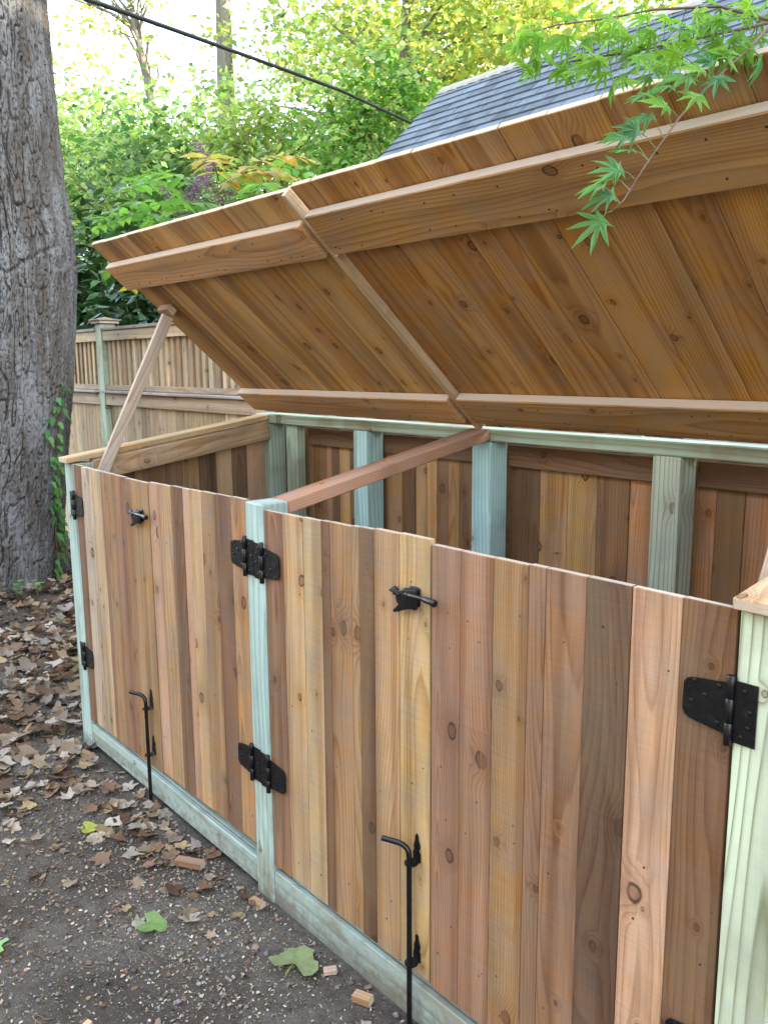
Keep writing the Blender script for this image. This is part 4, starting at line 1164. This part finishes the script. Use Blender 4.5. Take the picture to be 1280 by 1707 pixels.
for k, (x, y, z, u) in enumerate(MAPLE):
    p = Vector((x, y, z))
    q = min(allp, key=lambda a: (a - p).length)
    stalks.append(tube([q, q.lerp(p, .5) + Vector((0, 0, .004)), p], [.0008, .0006, .0005], 4, False))
    if u == 0:
        d = (p - q).normalized() * .8 + Vector((-.45, -.35, -.55)) + Vector((rm.uniform(-.3, .3), rm.uniform(-.3, .3), rm.uniform(-.3, .3)))
        nn = Vector((.45, -.5, .7)) + Vector((rm.uniform(-.5, .5), rm.uniform(-.5, .5), rm.uniform(-.3, .3)))
        c = rm.choice(((.13, .28, .09), (.11, .25, .10), (.18, .35, .07)))
        s = rm.uniform(.036, .048) * (1.15 if k == 0 else 1)
    else:
        a = rm.uniform(0, 6.28)
        d = Vector((math.cos(a) - .3, math.sin(a) - .3, rm.uniform(-.7, .1)))
        nn = Vector((rm.uniform(-.5, .9), rm.uniform(-.9, .5), .8))
        c = rm.choice(((.19, .36, .06), (.23, .40, .06), (.16, .32, .06)))
        s = rm.uniform(.027, .047)
    M4 = frame(p, d, nn.cross(d))
    inst('leaf', mm[k % 4], maple, M4 @ Matrix.Diagonal((s, s, s, 1)), jit(c, .12))
V, F = merge(*stalks)
tag(mk('leaf_stalks', V, F, M_STEMG, maple), kind='stuff')

# ------------------------------------------------------------------ fallen leaves
def dead_mesh(sd_, lob=5, curl=.5, stem=True):
    g = random.Random(sd_)
    n = 20
    ring = []
    for i in range(n):
        a = 2 * math.pi * i / n
        r = 0.62 + 0.30 * abs(math.cos(a * lob / 2)) ** 1.4 * (1 if i % 2 == 0 else .82) + g.uniform(-.07, .07)
        if abs(a - math.pi) < .5:
            r *= .55
        ring.append((a, r))
    k1, k2, ph, tw_ = g.uniform(.1, curl), g.uniform(-.15, curl), g.uniform(0, 3.14), g.uniform(-.3, .3)
    def zf(x, y):
        u, v = x * math.cos(ph) + y * math.sin(ph), -x * math.sin(ph) + y * math.cos(ph)
        return k1 * u * u * (1 if u > 0 else .4) + k2 * v * v + tw_ * u * v
    V = [(0, 0, 0)]
    for f in (.5, 1.0):
        for a, r in ring:
            x, y = math.cos(a) * r * f, math.sin(a) * r * f
            V.append((x, y, zf(x, y) + (g.uniform(-.05, .09) if f == 1 else g.uniform(-.02, .03))))
    F = [(0, 1 + i, 1 + (i + 1) % n) for i in range(n)] + [(1 + i, 1 + n + i, 1 + n + (i + 1) % n, 1 + (i + 1) % n) for i in range(n)]
    if stem:
        s0 = len(V)
        V += [(-.2, .012, .01), (-.2, -.012, .01), (-1.05, .008, .03 + g.uniform(0, .15)), (-1.05, -.008, .03)]
        F.append((s0, s0 + 1, s0 + 3, s0 + 2))
    return V, F
DM = []
for k in range(14):
    V, F = dead_mesh(100 + k, 5 if k % 3 else 3, .25 + .55 * (k % 5) / 4, k % 2 == 0)
    zmin = min(v[2] for v in V)
    DM.append((np.array(V) - np.array([0, 0, zmin]), F))
dme = []
for V, F in DM:
    me = bpy.data.meshes.new('dead_leaf')
    me.from_pydata([tuple(v) for v in V], [], F)
    me.materials.append(M_DEAD)
    me.polygons.foreach_set('use_smooth', [True] * len(me.polygons))
    dme.append(me)
DPAL = [(.19, .105, .058), (.25, .155, .09), (.33, .235, .155), (.40, .31, .22), (.14, .078, .048), (.29, .20, .135), (.22, .135, .085), (.36, .25, .13), (.31, .24, .19), (.42, .35, .27), (.36, .30, .24)]
gl = np.random.default_rng(5)
def blocked(x, y):
    if -0.03 < x < 2.95 and y > 0.0 and y < 1.1:
        return True
    return math.hypot(x + 2.95, y - .54) < .46
cand = []
while len(cand) < 6400:
    x, y = gl.uniform(-4.6, 2.2), gl.uniform(-1.7, 1.42)
    if blocked(x, y):
        continue
    e = y + 0.06 * math.sin(x * 5)
    dens = 1.0 if x < .35 else max(0.05, 1.0 - (x - .35) * 1.1)
    if .2 < x < 1.45 and y > -.22:
        dens = max(dens, .9)
    if x > .5:
        dens *= float(sstep(-.60, -.12, np.array(e))) * .8 + .20
    if x > 1.0:
        dens *= .55
    if gl.uniform() < dens:
        s = gl.uniform(.02, .046) if x > .3 or gl.uniform() < .65 else gl.uniform(.038, .07)
        cand.append((x, y, s))
def project(x, y, z):
    d = Vector((x, y, z)) - CAMPOS
    zc = d.dot(FWD)
    if zc < .1:
        return None
    return 640 + 1427.15 * d.dot(RIGHT) / zc, 853.5 - 1427.15 * d.dot(UP) / zc, zc
rows = []
for i, (x, y, s) in enumerate(cand):
    pile = 0.05 if x < -.1 else 0.018
    z = gz(x, y) + gl.uniform(0, 1) ** 1.5 * pile * (1.0 if x < .7 else .4)
    pr = project(x, y, z)
    vis = pr is not None and 0 < pr[0] < 1280 and 960 < pr[1] < 1707
    rows.append((s / pr[2] + (z - gz(x, y)) * .2 if vis else -1, x, y, z, s))
rows.sort(reverse=True)
SV, SF, SCOL = [], [], []
nv = 0
quad, tri = [], []
for i, (k, x, y, z, s) in enumerate(rows):
    v = int(gl.integers(0, len(DM)))
    c = np.array(DPAL[int(gl.integers(0, len(DPAL)))]) * gl.uniform(.55, 1.05)
    tl = .38 if x < .2 else .2
    M4 = T(x, y, z + .003) @ Matrix.Rotation(gl.normal(0, tl), 4, 'X') @ Matrix.Rotation(gl.normal(0, tl), 4, 'Y') @ Matrix.Rotation(gl.uniform(0, 6.28), 4, 'Z') @ Matrix.Diagonal((s, s * gl.uniform(.75, 1.0), s, 1))
    if k > 0 and i < 300:
        o = inst('dead_leaf', dme[v], None, M4, tuple(c))
        lum = float(c.sum())
        tone = 'dark brown' if lum < .38 else 'brown' if lum < .58 else 'tan' if lum < .85 else 'pale greyish'
        place = 'at the foot of the trunk' if x < -1.5 else 'left of the corner post' if x < -.1 else 'in front of the far pair of doors' if x < .75 else 'near the middle post' if y > -.3 else 'on the open soil at the lower left'
        size_ = 'small' if s < .04 else 'large' if s > .06 else 'curled'
        tag(o, f'{size_} {tone} dry leaf lying {place}', 'leaf', f'{size_} {tone} dry leaves {place}')
    else:
        V = DM[v][0]
        Vw = V @ np.array(M4.to_3x3()).T + np.array(M4.translation)
        SV.append(Vw)
        SCOL.append(np.repeat(c[None], len(V), 0))
        for f in DM[v][1]:
            a = [t + nv for t in f]
            if len(a) == 3:
                tri.append(a)
            else:
                tri.append(a[:3])
                tri.append([a[0], a[2], a[3]])
        nv += len(V)
tag(big('leaf_litter', np.concatenate(SV), np.array(tri), M_DEADS, np.concatenate(SCOL), smooth=True), 'thick litter of dry brown leaves below the trunk', 'leaf litter', kind='stuff')
# fresher fallen leaves
fresh = [(1.715, -.105, .078, 2.2, (.27, .31, .14), 'large pale green fallen leaf with a long stalk near the bottom rail'), (1.292, -.312, .052, .7, (.20, .30, .10), 'smaller bright green fallen leaf on bare soil by a brown leaf'),
         (1.075, -.672, .036, 4.0, (.22, .38, .09), 'green leaf cut off by the left frame edge'), (.682, -.249, .040, 1.0, (.42, .42, .08), 'yellow-green fallen leaf among brown ones before the far doors'), (-.218, -.112, .042, 3.0, (.20, .36, .08), 'small green leaf in the litter by the corner post')]
for k, (x, y, s, a, c, lb_) in enumerate(fresh):
    V, F = dead_mesh(400 + k, 3, .22, True)
    zmin = min(v[2] for v in V)
    o = mk('green_leaf', [(v[0] * s, v[1] * s, (v[2] - zmin) * s) for v in V], F, M_IVY, None, T(x, y, gz(x, y) + .010) @ Matrix.Rotation(a, 4, 'Z') @ Matrix.Rotation(.12, 4, 'Y'), smooth=True, color=c)
    tag(o, lb_, 'leaf', 'fresh green leaves on the soil')

# ------------------------------------------------------------------ sawdust, pebbles, twigs and offcuts
def scatter(n, f):
    out = []
    while len(out) < n:
        x, y = gl.uniform(-.6, 2.3), gl.uniform(-1.1, -.01)
        if not blocked(x, y) and gl.uniform() < f(x, y):
            out.append((x, y))
    return np.array(out)
P = scatter(9000, lambda x, y: (0.25 + .75 * float(sstep(.2, 1.3, np.array(x)))) * (.3 + .7 * math.exp(-((y + .10) / .28) ** 2)) * (0.3 + 0.9 * max(0, float(vnoise(x * 3.1, y * 3.1, 0, 71)) + .35)))
n = len(P)
Z0 = ground_h(P[:, 0], P[:, 1]) + gl.uniform(.001, .006, n)
a = gl.uniform(0, 6.28, n)
ln = .0008 + .0042 * gl.uniform(0, 1, n) ** 2.2
wd = ln * gl.uniform(.25, .75, n)
dx, dy = np.cos(a), np.sin(a)
tz = gl.normal(0, .35, n)
c4 = []
for su, sv in ((-1, -1), (1, -1), (1, 1), (-1, 1)):
    c4.append(np.stack([P[:, 0] + dx * ln * su - dy * wd * sv, P[:, 1] + dy * ln * su + dx * wd * sv, Z0 + tz * ln * su + .4 * wd * sv], -1))
V = np.stack(c4, 1).reshape(-1, 3)
tag(big('sawdust', V, np.arange(n * 4).reshape(n, 4), M_DEADS, np.repeat(pick([(.40, .335, .26), (.36, .285, .205), (.48, .42, .34), (.28, .21, .145), (.22, .16, .11)], n, gl), 4, 0)), 'pale sawdust flecks strewn over the soil', 'sawdust', kind='stuff')
P = scatter(7000, lambda x, y: max(.12, 1.1 - .55 * max(0, x)) * (.35 + .65 * max(0, float(vnoise(x * 2.3, y * 2.3, 0, 75)) + .5)))
P = np.concatenate([P, np.stack([gl.uniform(-3.2, .3, 5000), gl.uniform(-1.0, 1.0, 5000)], -1)])
P = P[[not blocked(a_, b_) for a_, b_ in P]]
n = len(P)
a = gl.uniform(0, 6.28, n)
s = .002 + .0095 * gl.uniform(0, 1, n) ** 3
Z0 = ground_h(P[:, 0], P[:, 1]) + .002 + .004 * gl.uniform(0, 1, n)
tx, ty = gl.normal(0, .3, n), gl.normal(0, .3, n)
c4 = []
for k in range(5):
    ak = a + k * 1.2566 + gl.uniform(-.3, .3, n)
    rk = s * gl.uniform(.5, 1.15, n)
    c4.append(np.stack([P[:, 0] + np.cos(ak) * rk, P[:, 1] + np.sin(ak) * rk, Z0 + tx * np.cos(ak) * rk + ty * np.sin(ak) * rk], -1))
V = np.stack(c4, 1).reshape(-1, 3)
tag(big('leaf_crumbs', V, np.arange(n * 5).reshape(n, 5), M_DEADS, np.repeat(pick(DPAL[:8], n, gl) * .75, 5, 0)), 'crumbled bits of brown leaf over the soil', 'leaf bits', kind='stuff')
P = scatter(6500, lambda x, y: .8)
ico = np.array([[0, 0, 1], [.9, 0, .3], [.28, .85, .3], [-.72, .53, .3], [-.72, -.53, .3], [.28, -.85, .3], [0, 0, -.6]])
icf = np.array([[0, 1, 2], [0, 2, 3], [0, 3, 4], [0, 4, 5], [0, 5, 1], [6, 2, 1], [6, 3, 2], [6, 4, 3], [6, 5, 4], [6, 1, 5]])
n = len(P)
s = .0016 + .0095 * gl.uniform(0, 1, n) ** 7
V = np.stack([P[:, 0], P[:, 1], ground_h(P[:, 0], P[:, 1]) + .001], -1)[:, None, :] + ico[None] * (s[:, None, None] * gl.uniform(.6, 1.3, (n, 7, 3)))
F = (np.arange(n)[:, None, None] * 7 + icf[None]).reshape(-1, 3)
tag(big('pebble_scatter', V.reshape(-1, 3), F, M_DEADS, np.repeat(pick([(.17, .16, .16), (.10, .09, .085), (.22, .20, .18), (.07, .055, .045), (.13, .10, .08), (.26, .21, .15)], n, gl), 7, 0)), 'small dark pebbles and crumbs on the soil', 'pebbles', kind='stuff')
rt = random.Random(9)
for k in range(16):
    x, y = rt.uniform(-.3, 1.6), rt.uniform(-.75, -.06)
    if blocked(x, y):
        continue
    a, L = rt.uniform(0, 6.28), rt.uniform(.05, .16)
    pts = []
    for i in range(5):
        f = i / 4 - .5
        px, py = x + math.cos(a) * L * f + rt.uniform(-.006, .006), y + math.sin(a) * L * f + rt.uniform(-.006, .006)
        if py > -.012 and px > -.01:
            py = -.012
        pts.append((px, py, gz(px, py) + .004))
    V, F = tube(pts, [.0022, .0024, .002, .0017, .0012], 6)
    tag(mk('twig', V, F, M_TWIG, smooth=True), ('long' if L > .1 else 'short') + ' thin dry twig lying ' + ('left of the corner post' if x < .1 else 'before the far pair of doors' if x < .8 else 'on the open soil at the lower left' if y < -.35 else 'near the middle post'), 'twig', 'dry twigs on the soil')
for (x, y, a, L, W_, Th, c, lb_) in ((1.43, -.045, .15, .052, .022, .018, (.38, .23, .13), 'cedar offcut against the foot of the middle post'), (1.935, -.055, .35, .05, .026, .02, (.40, .25, .14), 'cedar offcut beside the drop rod by the rail'), (1.80, -.055, 1.0, .035, .022, .012, (.58, .40, .30), 'pale pink wood chip between green leaf and rail'), (1.53, -.60, 1.9, .024, .016, .008, (.66, .44, .26), 'small orange wood chip alone on bare soil'), (1.12, -.10, .5, .10, .03, .02, (.28, .16, .10), 'reddish cedar offcut in the leaves by the far rail')):
    o = plank('wood_offcut', (x, y, gz(x, y) + Th / 2 + .003), (math.cos(a), math.sin(a), .04), (-math.sin(a), math.cos(a), .05), L, W_, Th, c, M_CEDAR, None, .001)
    tag(o, lb_, 'offcut', 'wood offcuts on the soil')
